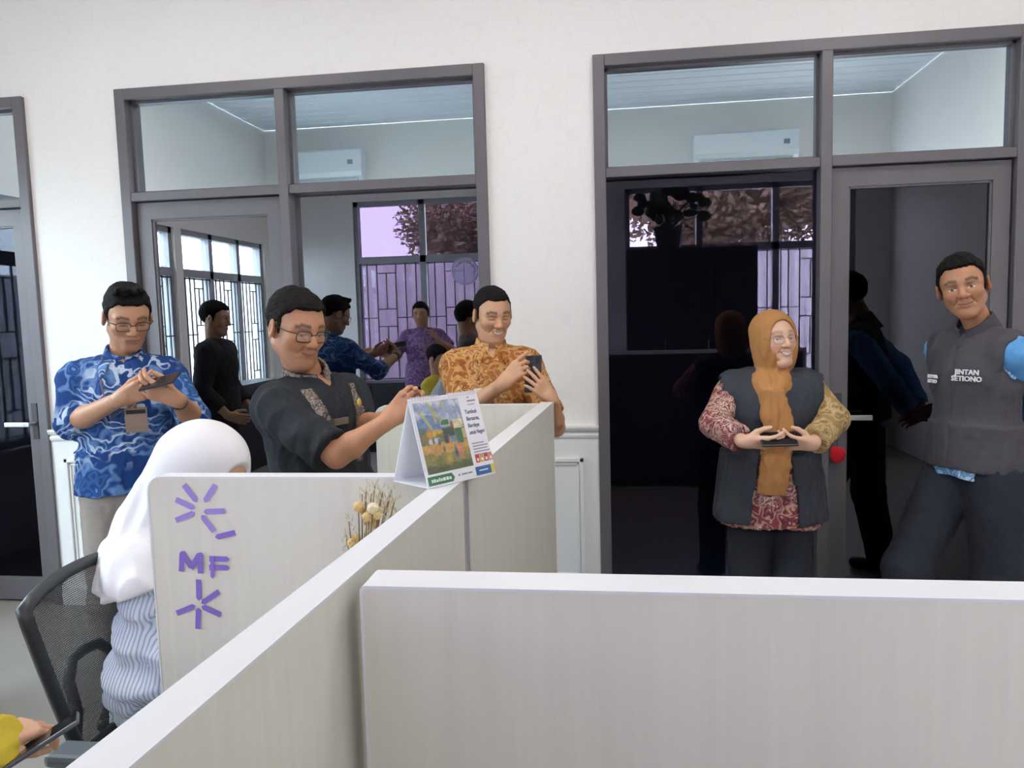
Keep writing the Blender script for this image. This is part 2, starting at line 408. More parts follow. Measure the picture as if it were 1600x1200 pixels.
# rain trees
M_BARK = plain('bark', (0.10, 0.075, 0.06), 0.9, noise=.3, scale=8)
def leaf_mat(name, c):
    return plain(name, c, 0.6, noise=0.45, scale=1.3)
def tree(loc, h, spread, n, mat, label, seed, flat=.32):
    rnd = random.Random(seed)
    root = tag(empty('rain_tree', loc), label, 'tree', 'trees outside the windows')
    mb = MB(); tips = []
    mb.tube([(0, 0, -.2), (.05, 0, h * .25), (0, .05, h * .45)], [.22, .17, .13], 8)
    for k in range(9):
        a = 2 * math.pi * k / 9 + rnd.uniform(-.3, .3); R = spread * rnd.uniform(.55, .95)
        p0 = Vector((0, 0, h * rnd.uniform(.3, .45))); p2 = Vector((math.cos(a) * R, math.sin(a) * R, h * rnd.uniform(.62, .85)))
        p1 = (p0 + p2) / 2 + Vector((0, 0, h * .05))
        mb.tube([p0, p1, p2], [.10, .06, .02], 6)
        for j in range(3):
            q = p1.lerp(p2, rnd.random()); e = q + Vector((rnd.uniform(-1, 1), rnd.uniform(-1, 1), rnd.uniform(.2, .7))) * spread * .25
            mb.tube([q, e], [.035, .012], 5); tips.append(e)
        tips.append(p2); tips.append(p1)
    mb.build('trunk', M_BARK, root)
    V = []; F = []
    for k in range(n):
        t = rnd.choice(tips); a = rnd.uniform(0, 6.283); r = spread * .36 * rnd.random() ** .6
        c = Vector((t.x + math.cos(a) * r, t.y + math.sin(a) * r, t.z + rnd.gauss(.1, flat) * h * .22))
        s = rnd.uniform(.06, .15) * spread / 3.5
        u = Vector((rnd.gauss(0, 1), rnd.gauss(0, 1), rnd.gauss(0, .6))).normalized(); w = u.cross(Vector((rnd.gauss(0, 1), rnd.gauss(0, 1), rnd.gauss(0, 1)))).normalized()
        i = len(V); V += [c - u * s, c + w * s * .45, c + u * s, c - w * s * .45]; F.append((i, i + 1, i + 2, i + 3))
    o = MB().add(V, F).build('foliage', mat, root); o['kind'] = 'stuff'
M_LEAFB = leaf_mat('rain_tree_leaf', (0.26, 0.19, 0.12)); M_LEAFG = leaf_mat('green_leaf', (0.14, 0.26, 0.06))
tree((-3.0, -17.5, 0), 4.5, 2.7, 26000, M_LEAFB, 'spreading brown leaved rain tree beyond the fence, left one', 3)
tree((4.4, -22.0, 0), 7.2, 4.3, 26000, M_LEAFB, 'spreading brown leaved rain tree beyond the fence, right one', 5)
tree((-11.5, -4.6, 0), 3.9, 2.6, 4500, M_LEAFG, 'green tree beyond the fence outside the left windows', 8)
# split air conditioners high on the wall behind
M_ACW = plain('white_plastic', (.82, .86, .88), .35)
def aircon(x0, x1, z0, z1, label):
    root = tag(empty('air_conditioner', ((x0 + x1) / 2, YB, z0)), label, 'air conditioner', 'air conditioners above the windows')
    w = (x1 - x0) / 2; h = z1 - z0
    prof = [(0, 0), (.13, 0), (.19, .05), (.21, .10), (.20, h - .02), (.17, h), (0, h)]
    MB().prism(prof, 'x', -w, w).build('housing', M_ACW, root, bevel=.006)
    MB().box(-w + .06, w - .06, .125, .185, -.004, .030).build('air_flap', plain('flap_grey', (.55, .6, .64), .4), root, bevel=.003)
    MB().box(w - .16, w - .10, .205, .214, h * .5, h * .5 + .05).build('display', plain('display_grey', (.25, .28, .32), .3), root)
aircon(.9, 2.0, 3.12, 3.44, 'white wall air conditioner mirrored in the right glass front')
aircon(-3.75, -2.85, 3.14, 3.5, 'white wall air conditioner mirrored in the middle glass front')
# dark tall cabinet with a plant on it and low dark cupboards by the windows
M_CAB = plain('dark_cabinet', (0.014, 0.015, 0.02), .5)
def cabinet(x0, x1, y0, y1, h, doors, label):
    root = tag(empty('cabinet', ((x0 + x1) / 2, (y0 + y1) / 2, 0)), label, 'cabinet')
    w = (x1 - x0) / 2; d = (y1 - y0) / 2
    MB().box(-w, w, -d, d, 0, h).build('body', M_CAB, root, bevel=.004)
    for k in range(doors):
        a = -w + 2 * w * k / doors + .008; b = -w + 2 * w * (k + 1) / doors - .008
        dr = MB().box(a, b, d, d + .018, .06, h - .03).build('door', M_CAB, root, bevel=.003)
        MB().tube([(b - .05, d + .03, h * .5), (b - .05, d + .03, h * .5 + .12)], .006, 6).build('handle', M_HANDLE, dr)
    return root
cabinet(.16, 1.52, -4.9, -4.5, 2.2, 3, 'tall dark cabinet with a potted plant on top, behind the photographer')
cabinet(-3.3, -.6, -4.9, -4.55, .80, 5, 'long low dark cupboard under the left bank of tinted windows')
cabinet(1.62, 2.75, -4.9, -4.55, .80, 2, 'low dark cupboard under the right bank of tinted windows')
cabinet(-4.03, -3.72, -4.3, -3.0, .9, 3, 'dark cupboard under the clear left window')
pr = tag(empty('potted_plant', (.62, -4.7, 2.2)), 'dark leafy plant in a pot on the tall dark cabinet', 'plant')
MB().tube([(0, 0, 0), (0, 0, .03), (0, 0, .24)], [.12, .13, .17], 14).build('pot', plain('dark_pot', (.03, .03, .035), .5), pr)
rnd = random.Random(4)
lf = MB(); stm = MB()
for k in range(34):
    a = rnd.uniform(0, 6.283); R = rnd.uniform(.05, .42); z = rnd.uniform(.3, .62)
    c = Vector((math.cos(a) * R, math.sin(a) * R * .5, z)); stm.tube([(0, 0, .2), c * .6 + Vector((0, 0, .12)), c], .006, 4)
    lf.sphere(c, (rnd.uniform(.05, .08), .05, rnd.uniform(.04, .07)), 7, 5)
stm.build('stems', plain('dark_stem', (.03, .05, .03), .7), pr); lf.build('foliage', plain('dark_leaf', (.02, .04, .02), .6), pr)
# wall clock inside the office, faint behind the glass
# ------------------------------------------------------------------ glowing fill panels added overhead to brighten the room
def emit(name, col, s):
    m = bpy.data.materials.new(name); m.use_nodes = True; N = m.node_tree.nodes; N.clear()
    e = N.new('ShaderNodeEmission'); e.inputs[0].default_value = (*col, 1); e.inputs[1].default_value = s
    o = N.new('ShaderNodeOutputMaterial'); m.node_tree.links.new(e.outputs[0], o.inputs[0]); return m
M_FILL = emit('fill_glow', (1.0, 0.93, 0.84), 17.0)
for x, w in ((-2.5, 'over the left desks'), (-0.5, 'over the partition wall'), (1.6, 'over the right side')):
    r = tag(empty('added_fill_panel', (x, -1.9, CEIL)), 'added square glowing fill panel ' + w, 'fill light', 'added fill panels')
    m = MB(); a, b = .30, .33
    m.box(-b, b, -b, -a, -.03, 0).box(-b, b, a, b, -.03, 0).box(-b, -a, -a, a, -.03, 0).box(a, b, -a, a, -.03, 0)
    m.build('frame', M_ACW, r, bevel=.003)
    MB().box(-a, a, -a, a, -.022, -.012).build('glow_face', M_FILL, r)
# ------------------------------------------------------------------ desk partitions
def wood(name, c1, c2):
    m, N, L, B = nt(name)
    tc = N.new('ShaderNodeTexCoord'); mp = N.new('ShaderNodeMapping'); mp.inputs['Scale'].default_value = (30, 30, 1.2)
    n = N.new('ShaderNodeTexNoise'); n.inputs['Scale'].default_value = 1.6; n.inputs['Detail'].default_value = 5; n.inputs['Roughness'].default_value = .6
    r = ramp(N, [(.3, c1), (.7, c2)])
    L.new(tc.outputs['Object'], mp.inputs[0]); L.new(mp.outputs[0], n.inputs['Vector']); L.new(n.outputs['Fac'], r.inputs[0]); L.new(r.outputs[0], B.inputs['Base Color'])
    B.inputs['Roughness'].default_value = .42
    return m
M_LAM = wood('cream_laminate', (0.66, 0.635, 0.555), (0.71, 0.685, 0.60))
M_EDGE = plain('white_edge_band', (0.70, 0.70, 0.72), 0.35, noise=.01)
M_SEAM = plain('aluminium_seam', (0.55, 0.55, 0.56), 0.35, metal=.4)
PH = 1.2
def partition(p0, p1, th, label, round0=False, seams=(), group=None, r=.035, h=PH, base=0.0):
    """upright laminate screen from p0 to p1 (plan points on its centre line) with a white edge band on top"""
    p0 = Vector((*p0, 0)); p1 = Vector((*p1, 0)); d = p1 - p0; L = d.length
    root = tag(empty('desk_partition', p0, math.atan2(d.y, d.x)), label, 'partition', group)
    t = th / 2; e = .022
    def outline(inset):
        if not round0: return [(0 + inset, base), (L, base), (L, h - inset), (0 + inset, h - inset)]
        pts = [(inset, base), (L, base), (L, h - inset)]
        for k in range(7):
            a = math.pi / 2 + math.pi / 2 * k / 6
            pts.append((r + (r - inset) * math.cos(a), h - r + (r - inset) * math.sin(a)))
        return pts
    o = outline(.0015)
    MB().prism(o, 'y', -t + .0012, t - .0012).build('panel', M_LAM, root)
    # edge band: strip over the top and down the free end
    if round0:
        q = outline(0); q = q[2:] + [q[0]]
    else:
        q = [(L, h), (0, h), (0, base)]
    V = []; F = []
    for (x, z) in q: V += [(x, -t, z), (x, t, z)]
    n = len(q)
    inn = outline(.004); inn = (inn[2:] + [inn[0]]) if round0 else [(L, h - .004), (.004, h - .004), (.004, base)]
    for (x, z) in inn: V += [(x, -t, z), (x, t, z)]
    for k in range(n - 1):
        a = 2 * k; b = 2 * n + 2 * k
        F += [(a, a + 2, a + 3, a + 1), (b, b + 1, b + 3, b + 2), (a, b, b + 2, a + 2), (a + 1, a + 3, b + 3, b + 1)]
    F += [(0, 1, 2 * n + 1, 2 * n), (2 * n - 2, 4 * n - 2, 4 * n - 1, 2 * n - 1)]
    MB().add(V, F).build('edge_band', M_EDGE, root)
    for s in seams:
        MB().box(s - .016, s + .016, -t - .002, t + .002, base, h - .004).build('joint_strip', M_SEAM, root)
    return root, L
SP0, SP1 = (-0.258, -0.822), (-0.4165, -3.45)
def spx(y): return SP0[0] + (y - SP0[1]) * (SP1[0] - SP0[0]) / (SP1[1] - SP0[1])
partition(SP0, SP1, .05, 'long cream partition running diagonally from the bottom edge to the wall, calendar on top', seams=(1.37,))
partition((-1.052, -2.16), (spx(-2.16) - .026, -2.16), .042, 'cream partition with purple paper strips stuck on it', True)
partition((-.925, -.885), (spx(-.885) - .026, -.885), .042, 'far cream partition in front of the man in brown batik', True)
fp, _ = partition((-.329, -2.80), (1.6, -2.80), .062, 'nearest wide cream partition across the lower right', True, r=.008)
MB().box(.05, 1.9, .0305, .036, .02, 1.17).build('added_dark_backing', plain('added_backing_navy', (.03, .033, .045), .9, bump=.2), fp)  # added unseen dark sheet, keeps the panel's mirror image in the glass dark
# ---- purple paper strips on the near face
M_PURP = plain('purple_paper', (0.23, 0.14, 0.52), .7, noise=.06)
M_PURP2 = plain('purple_paper_pale', (0.33, 0.23, 0.62), .7, noise=.06)
def onpanel(px, py, Y=-2.1835):
    d = CR * ((px - 800) / CAM_F) + CU * ((600 - py) / CAM_F) + CF
    return CPOS + d * ((Y - CPOS.y) / d.y)
strips = []
def strip(a, b, w=.0125, pale=False, k=0, where=''):
    A = onpanel(*a); B = onpanel(*b); d = (B - A); L = d.length; u = Vector((d.x, 0, d.z)).normalized(); n = Vector((-u.z, 0, u.x))
    y0 = -2.1822 - .0006 * k; y1 = y0 - .0005
    tip = L - w * .5
    poly = [(0, -w / 2), (tip, -w / 2), (L, 0), (tip, w / 2), (0, w / 2)]
    V = []; 
    for yy in (y0, y1):
        for (s, t) in poly:
            q = A + u * s + n * t; V.append((q.x - A.x, yy - A.y, q.z - A.z))
    F = [(0, 1, 2, 3, 4), (9, 8, 7, 6, 5)] + [(i, i + 5, (i + 1) % 5 + 5, (i + 1) % 5) for i in range(5)]
    o = MB().add(V, F).build('paper_strip', M_PURP2 if pale else M_PURP, None, A)
    tag(o, 'purple paper arrow strip, ' + where, 'paper strip', 'purple paper strips on the partition')
S = lambda x, y: (150 + x * .4167, 640 + y * .4167)
up = 'upper starburst'; lo = 'lower starburst'
strip(S(328, 283), S(378, 348), pale=True, where='upper left ray of the upper starburst')
strip(S(447, 284), S(405, 348), pale=True, where='upper right ray of the upper starburst')
strip(S(298, 338), S(370, 372), pale=True, where='second left ray of the upper starburst')
strip(S(298, 416), S(370, 387), pale=True, where='lower left ray of the upper starburst')
strip(S(482, 381), S(402, 384), pale=True, where='right ray of the upper starburst')
strip(S(442, 458), S(394, 396), pale=True, where='lower right ray of the upper starburst')
strip(S(521, 462), S(446, 480), where='lone strip right below the upper starburst')
strip(S(319, 608), S(322, 530), where='left stem of the letter M')
strip(S(322, 535), S(360, 598), k=1, where='falling stroke of the letter M')
strip(S(356, 596), S(392, 536), k=2, where='rising stroke of the letter M')
strip(S(392, 614), S(392, 534), k=3, where='right stem of the letter M')
strip(S(424, 560), S(500, 562), where='top bar of the letter F')
strip(S(424, 592), S(500, 594), k=1, where='middle bar of the letter F')
strip(S(436, 552), S(437, 634), w=.009, k=2, where='stem of the letter F')
strip(S(383, 638), S(385, 718), where='top ray of the lower starburst')
strip(S(460, 684), S(394, 728), where='upper right ray of the lower starburst')
strip(S(302, 764), S(372, 736), where='left ray of the lower starburst')
strip(S(466, 771), S(394, 738), where='lower right ray of the lower starburst')
strip(S(381, 823), S(383, 744), where='bottom ray of the lower starburst')
# ---- desk behind the striped screen
dk = tag(empty('office_desk', (-.60, -1.52, 0)), 'cream office desk inside the cubicle behind the purple strips', 'desk')
MB().box(-.04, .20, -.60, .60, .715, .745).build('desktop', M_LAM, dk, bevel=.003)
for sx in (-.01, .17):
    for sy in (-.55, .55): MB().box(sx - .02, sx + .02, sy - .02, sy + .02, 0, .715).build('leg', M_SEAM, dk)
# ------------------------------------------------------------------ implicit surfaces for bodies and cloth
F32 = np.float32
def smin(a, b, k):
    if k <= 0: return np.minimum(a, b)
    h = np.clip(.5 + .5 * (b - a) / k, 0, 1)
    return b * (1 - h) + a * h - k * h * (1 - h)
def smax(a, b, k): return -smin(-a, -b, k)
def d_cap(P, a, b, ra, rb):
    a = np.asarray(a, F32); b = np.asarray(b, F32); ab = b - a; L = float(ab @ ab) + 1e-12
    t = np.clip(((P[0] - a[0]) * ab[0] + (P[1] - a[1]) * ab[1] + (P[2] - a[2]) * ab[2]) / L, 0, 1)
    dx = P[0] - a[0] - ab[0] * t; dy = P[1] - a[1] - ab[1] * t; dz = P[2] - a[2] - ab[2] * t
    return np.sqrt(dx * dx + dy * dy + dz * dz) - (ra + (rb - ra) * t)
def d_ell(P, c, r, R=None):
    x = P[0] - c[0]; y = P[1] - c[1]; z = P[2] - c[2]
    if R is not None:
        x, y, z = (R[0][0] * x + R[0][1] * y + R[0][2] * z, R[1][0] * x + R[1][1] * y + R[1][2] * z, R[2][0] * x + R[2][1] * y + R[2][2] * z)
    k0 = np.sqrt((x / r[0]) ** 2 + (y / r[1]) ** 2 + (z / r[2]) ** 2); k1 = np.sqrt((x / r[0] ** 2) ** 2 + (y / r[1] ** 2) ** 2 + (z / r[2] ** 2) ** 2) + 1e-9
    return k0 * (k0 - 1) / k1
def noise3(P, f, seed=0):
    """cheap smooth pseudo noise in -1..1"""
    r = np.random.RandomState(seed); s = 0
    for k in range(4):
        v = r.normal(size=3); v /= np.linalg.norm(v); w = r.normal(size=3); w /= np.linalg.norm(w)
        ph = r.uniform(0, 6.28, 2); ff = f * (1 + .35 * k)
        s = s + np.sin(ff * (v[0] * P[0] + v[1] * P[1] + v[2] * P[2]) + ph[0] + 1.3 * np.sin(.7 * ff * (w[0] * P[0] + w[1] * P[1] + w[2] * P[2]) + ph[1]))
    return s / 4
def folds3(P, f, seed):
    a = noise3(P, f, seed); b = noise3(P, f * 2.1, seed + 7)
    return (np.abs(a) * 2 - .8) + .45 * (np.abs(b) * 2 - .8)
class Field:
    """grid of signed distances; shapes are blended in one after another"""
    def __init__(s, lo, hi, h):
        s.lo = np.array(lo, float); s.h = h
        s.n = np.maximum(((np.array(hi, float) - s.lo) / h).astype(int) + 2, 4)
        s.ax = [(s.lo[i] + h * np.arange(s.n[i])).astype(F32) for i in range(3)]
        s.D = np.full(tuple(s.n), .5, F32)
    def sub(s, lo, hi):
        sl = []
        for i in range(3):
            a = max(0, int((lo[i] - s.lo[i]) / s.h) - 1); b = min(s.n[i], int((hi[i] - s.lo[i]) / s.h) + 3)
            if a >= b: return None, None
            sl.append(slice(a, b))
        P = (s.ax[0][sl[0]][:, None, None], s.ax[1][sl[1]][None, :, None], s.ax[2][sl[2]][None, None, :])
        return tuple(sl), P
    def _do(s, fn, lo, hi, k, op):
        m = k + 3 * s.h + .004
        sl, P = s.sub(np.array(lo) - m, np.array(hi) + m)
        if sl is None: return s
        d = fn(P).astype(F32)
        if op == '+': s.D[sl] = smin(s.D[sl], d, k)
        else: s.D[sl] = smax(s.D[sl], -d, k)
        return s
    def cap(s, a, b, ra, rb=None, k=.01, op='+'):
        rb = ra if rb is None else rb; a = np.array(a, float); b = np.array(b, float); m = max(ra, rb)
        return s._do(lambda P: d_cap(P, a, b, ra, rb), np.minimum(a, b) - m, np.maximum(a, b) + m, k, op)
    def chain(s, pts, rs, k=.01):
        for i in range(len(pts) - 1): s.cap(pts[i], pts[i + 1], rs[i], rs[i + 1], k)
        return s
    def cone(s, a, b, ra, rb, k=.01, op='+', k2=.006):
        """tapered tube with a flat cut at b"""
        a = np.array(a, float); b = np.array(b, float); u = (b - a) / np.linalg.norm(b - a); m = max(ra, rb)
        e = b + u * rb
        def fn(P):
            return smax(d_cap(P, a, e, ra, rb), (P[0] - b[0]) * u[0] + (P[1] - b[1]) * u[1] + (P[2] - b[2]) * u[2], k2)
        return s._do(fn, np.minimum(a, e) - m, np.maximum(a, e) + m, k, op)
    def ell(s, c, r, R=None, k=.01, op='+'):
        c = np.array(c, float); m = max(r) if R is not None else np.array(r)
        return s._do(lambda P: d_ell(P, c, r, R), c - m, c + m, k, op)
    def fn(s, f, lo, hi, k=.01, op='+'): return s._do(f, lo, hi, k, op)
    def all(s, f):
        P = (s.ax[0][:, None, None], s.ax[1][None, :, None], s.ax[2][None, None, :])
        s.D = f(s.D, P).astype(F32); return s
    def mesh(s):
        """surface nets -> vertices, quads"""
        D = s.D; D = np.pad(D, 1, constant_values=.5); ins = D < 0
        c = np.zeros(tuple(np.array(D.shape) - 1), np.uint8)
        for i in (0, 1):
            for j in (0, 1):
                for k in (0, 1): c += ins[i:i + c.shape[0], j:j + c.shape[1], k:k + c.shape[2]]
        act = (c > 0) & (c < 8); idx = np.argwhere(act)
        ids = np.full(act.shape, -1, np.int64); ids[act] = np.arange(len(idx))
        acc = np.zeros((len(idx), 3)); cnt = np.zeros(len(idx))
        cor = [(i, j, k) for i in (0, 1) for j in (0, 1) for k in (0, 1)]
        val = {q: D[idx[:, 0] + q[0], idx[:, 1] + q[1], idx[:, 2] + q[2]] for q in cor}
        for q in cor:
            for ax in range(3):
                if q[ax] == 0:
                    e = list(q); e[ax] = 1; e = tuple(e); a = val[q]; b = val[e]; m = (a < 0) != (b < 0)
                    t = np.where(m, a / np.where(m, a - b, 1), 0); pt = np.repeat(np.array([q], float), len(idx), 0); pt[:, ax] = t
                    acc[m] += pt[m]; cnt[m] += 1
        V = (idx + acc / cnt[:, None] - 1) * s.h + s.lo
        Fs = []
        for ax in range(3):
            b, d = (ax + 1) % 3, (ax + 2) % 3
            sl0 = [slice(None)] * 3; sl1 = [slice(None)] * 3; sl0[ax] = slice(0, -1); sl1[ax] = slice(1, None)
            x = ins[tuple(sl0)] != ins[tuple(sl1)]; e = np.argwhere(x); flip = ins[tuple(sl0)][x]
            ok = (e[:, b] > 0) & (e[:, d] > 0) & (e[:, b] < D.shape[b] - 1) & (e[:, d] < D.shape[d] - 1); e = e[ok]; flip = flip[ok]
            def g(db, dd):
                q = e.copy(); q[:, b] += db; q[:, d] += dd; return ids[q[:, 0], q[:, 1], q[:, 2]]
            Q = np.stack([g(-1, -1), g(0, -1), g(0, 0), g(-1, 0)], 1); Q[~flip] = Q[~flip][:, ::-1]
            Fs.append(Q)
        Q = np.concatenate(Fs); Q = Q[(Q >= 0).all(1)]
        return V, Q
def np_mesh(name, V, Q, cols=None):
    me = bpy.data.meshes.new(name); me.vertices.add(len(V)); me.vertices.foreach_set('co', np.asarray(V, F32).ravel())
    me.loops.add(len(Q) * 4); me.loops.foreach_set('vertex_index', Q.astype(np.int32).ravel())
    me.polygons.add(len(Q)); me.polygons.foreach_set('loop_start', np.arange(0, len(Q) * 4, 4, dtype=np.int32))
    try: me.polygons.foreach_set('loop_total', np.full(len(Q), 4, np.int32))
    except Exception: pass
    me.update(calc_edges=True); me.validate()
    me.polygons.foreach_set('use_smooth', np.ones(len(me.polygons), bool))
    if cols is not None:
        ca = me.color_attributes.new('Col', 'FLOAT_COLOR', 'POINT')
        ca.data.foreach_set('color', np.concatenate([cols, np.ones((len(V), 1))], 1).astype(F32).ravel())
    return me
def smooth_verts(V, Q, it=1, lam=.5):
    for _ in range(it):
        acc = np.zeros_like(V); cnt = np.zeros(len(V))
        for i in range(4):
            for j in ((i + 1) % 4, (i - 1) % 4):
                np.add.at(acc, Q[:, i], V[Q[:, j]]); np.add.at(cnt, Q[:, i], 1)
        V = V + lam * (acc / np.maximum(cnt, 1)[:, None] - V)
    return V

# ------------------------------------------------------------------ people
def skin_mat():
    m, N, L, B = nt('skin')
    a = N.new('ShaderNodeVertexColor'); a.layer_name = 'Col'
    L.new(a.outputs['Color'], B.inputs['Base Color']); B.inputs['Roughness'].default_value = .48
    B.inputs['Subsurface Weight'].default_value = .12; B.inputs['Subsurface Radius'].default_value = (.012, .005, .003); B.inputs['Subsurface Scale'].default_value = .5
    return m
M_SKIN = skin_mat()
def hair_mat():
    m, N, L, B = nt('black_hair')
    tc = N.new('ShaderNodeTexCoord'); n = N.new('ShaderNodeTexNoise'); n.inputs['Scale'].default_value = 320; mp = N.new('ShaderNodeMapping'); mp.inputs['Scale'].default_value = (1, .25, .35)
    r = ramp(N, [(.3, (.004, .0035, .0035)), (.75, (.018, .016, .015))]); b = N.new('ShaderNodeBump'); b.inputs['Strength'].default_value = .5; b.inputs['Distance'].default_value = .003
    L.new(tc.outputs['Object'], mp.inputs[0]); L.new(mp.outputs[0], n.inputs['Vector']); L.new(n.outputs['Fac'], r.inputs[0]); L.new(r.outputs[0], B.inputs['Base Color']); L.new(n.outputs['Fac'], b.inputs['Height']); L.new(b.outputs[0], B.inputs['Normal'])
    B.inputs['Roughness'].default_value = .75; B.inputs['Specular IOR Level'].default_value = .10
    return m
M_HAIR = hair_mat()
SKIN = (.46, .235, .135)
def gauss(x, s): return np.exp(-(x / s) ** 2)
def head_field(o, neck_to, neck_r):
    """head-local: x right, y forward, z up; origin between the ears"""
    w = o.get('w', 1.0); jaw = o.get('jaw', 1.0); sm = o.get('smile', .4)
    f = Field((-.105, -.125, -.24), (.105, .14, .145), .0026)
    f.ell((0, -.012, .042), (.074 * w, .093, .080), k=.0)
    f.ell((0, .022, .018), (.066 * w, .070, .075), k=.02)
    f.ell((0, .030, -.035), (.056 * w * jaw, .056, .072), k=.03)
    for s in (-1, 1):
        f.cap((s * .050 * w, -.004, -.045), (s * .015, .062, -.092), .020 * jaw, .017 * jaw, k=.03)
        f.ell((s * .040 * w, .056, -.018), (.024, .022, .022), k=.02)
        f.cap((s * .012, .080, .026), (s * .045 * w, .064, .024), .012, .010, k=.016)
    f.ell((0, .068, -.092), (.022, .017, .016), k=.02)
    f.ell((0, .070, -.056), (.030, .020, .024), k=.015)
    # eye sockets, lids
    for s in (-1, 1):
        f.ell((s * .031 * w, .094, .006), (.019, .015, .011), k=.012, op='-')
        f.ell((s * .031 * w, .0665, .004), (.0165, .0150, .0118), k=.005)
    # nose
    f.cap((0, .084, .020), (0, .104, -.022), .0075, .0110, k=.009)
    f.ell((0, .103, -.024), (.0125, .012, .010), k=.006)
    for s in (-1, 1): f.ell((s * .0125, .093, -.027), (.0085, .011, .0078), k=.006)
    for s in (-1, 1): f.ell((s * .006, .104, -.0355), (.0035, .005, .004), k=.003, op='-')
    # lips
    cz = -.058
    def lipz(x, base): return base + sm * (x / .026) ** 2 * .010
    L = np.linspace(-.025, .025, 7)
    for up in (1, 0):
        pts = []
        for x in L:
            y = .0885 - 9 * x * x
            pts.append((x, y + (0 if up else -.001), lipz(x, cz + (.0048 if up else -.0058))))
        rs = [.0025 + .0036 * math.cos(x / .026 * 1.45) for x in L]
        f.chain(pts, rs, k=.004)
    op = o.get('open', 0.0)
    pts = [(x, .0965 - 9 * x * x, lipz(x, cz)) for x in np.linspace(-.026, .026, 7)]
    for i in range(6): f.cap(pts[i], pts[i + 1], .0020 + op * .0035 * (1 - abs(i - 2.5) / 3.2), k=.002, op='-')
    if sm > .5:
        for s in (-1, 1):
            f.cap((s * .017, .086, -.033), (s * .034, .073, -.058), .003, .002, k=.008, op='-')
    # ears
    if o.get('ears', True):
        R = [[.96, .28, 0], [-.28, .96, 0], [0, 0, 1]]
        for s in (-1, 1):
            Rs = [[.90, -s * .42, 0], [s * .42, .90, 0], [0, 0, 1]]
            f.ell((s * .080 * w, -.006, .000), (.009, .020, .031), Rs, k=.006)
            f.ell((s * .089 * w, .000, .004), (.006, .011, .018), Rs, k=.004, op='-')
    f.cap((0, -.022, -.03), neck_to, neck_r, neck_r * 1.08, k=.03)
    return f
def head_colors(V, o, skin):
    x, y, z = V[:, 0], V[:, 1], V[:, 2]; w = o.get('w', 1.0); sm = o.get('smile', .4)
    C = np.repeat(np.array([skin], float), len(V), 0)
    C *= (1 + .05 * noise3((x, y, z), 60, 3))[:, None]
    def blend(m, col):
        nonlocal C
        m = np.clip(m, 0, 1)[:, None]; C = C * (1 - m) + np.array(col) * m
    fr = (y > .03)
    blend(.30 * gauss(np.abs(x) - .040, .020) * gauss(z + .020, .022) * fr, (skin[0] * 1.12, skin[1] * .78, skin[2] * .75))
    blend(.25 * gauss(x, .016) * gauss(z + .024, .012) * (y > .085), (skin[0] * 1.1, skin[1] * .75, skin[2] * .7))
    lz = -.058 + sm * (x / .026) ** 2 * .010
    lip = (np.abs(z - lz) < .0092 * np.sqrt(np.clip(1 - (x / .027) ** 2, 0, 1))) & (y > .06)
    blend(lip * o.get('lipw', .5), o.get('lip', (.32, .11, .08)))
    blend(.65 * gauss(z - lz, .0020) * (np.abs(x) < .027) * (y > .06), (.10, .04, .03))  # shade of the crease between the lips, put into the colour
    if o.get('open', 0) > 0:
        t = (np.abs(z - lz - .001) < (.0048 * o['open'] + .0012) * np.sqrt(np.clip(1 - (x / .021) ** 2, 0, 1))) & (y > .06)
        blend(t * .95, (.72, .68, .62))
    # brows
    bz = .031 + .003 * gauss(np.abs(x) - .036 * w, .016) - .004 * (np.abs(x) > .042)
    br = gauss(z - bz, .0056) * (np.abs(x) > .013) * (np.abs(x) < .054 * w) * (y > .03)
    blend(br * o.get('brow', .85), (.02, .015, .012))
    # moustache and stubble
    if o.get('beard', 0) > 0:
        blend(o['beard'] * gauss(z + .043, .006) * (np.abs(x) < .03) * (y > .06), (.05, .035, .03))
        blend(o['beard'] * .45 * gauss(z + .093, .018) * (np.abs(x) < .03) * (y > .04), (.06, .045, .04))
    # eyes
    eo = o.get('eye', .6)
    ex = (np.abs(x) - .031 * w); ey = (y > .06)
    ez = z - (.0035 - (1 - eo) * .0035)
    hh = .0058 * eo
    shape = np.clip(1 - (ex / .0145) ** 2, 0, 1)
    op = (np.abs(ez) < hh * np.sqrt(shape) + 1e-6) & ey & (shape > 0) if eo > .05 else np.zeros(len(V), bool)
    blend(op * .95, (.62, .58, .54))
    gx = o.get('gaze', 0.0) * .006
    iris = ((x - np.sign(x) * .031 * w - gx) ** 2 + (ez + .0005) ** 2 < .0052 ** 2) & op
    blend(iris * .97, (.02, .012, .01))
    lash = gauss(ez - hh * np.sqrt(shape), .0016 + .0006) * (shape > .02) * ey
    blend(lash * .85, (.02, .014, .012))
    blend(.25 * gauss(z - .016, .006) * gauss(ex, .018) * ey, tuple(c * .6 for c in skin))
    return np.clip(C, 0, 1)
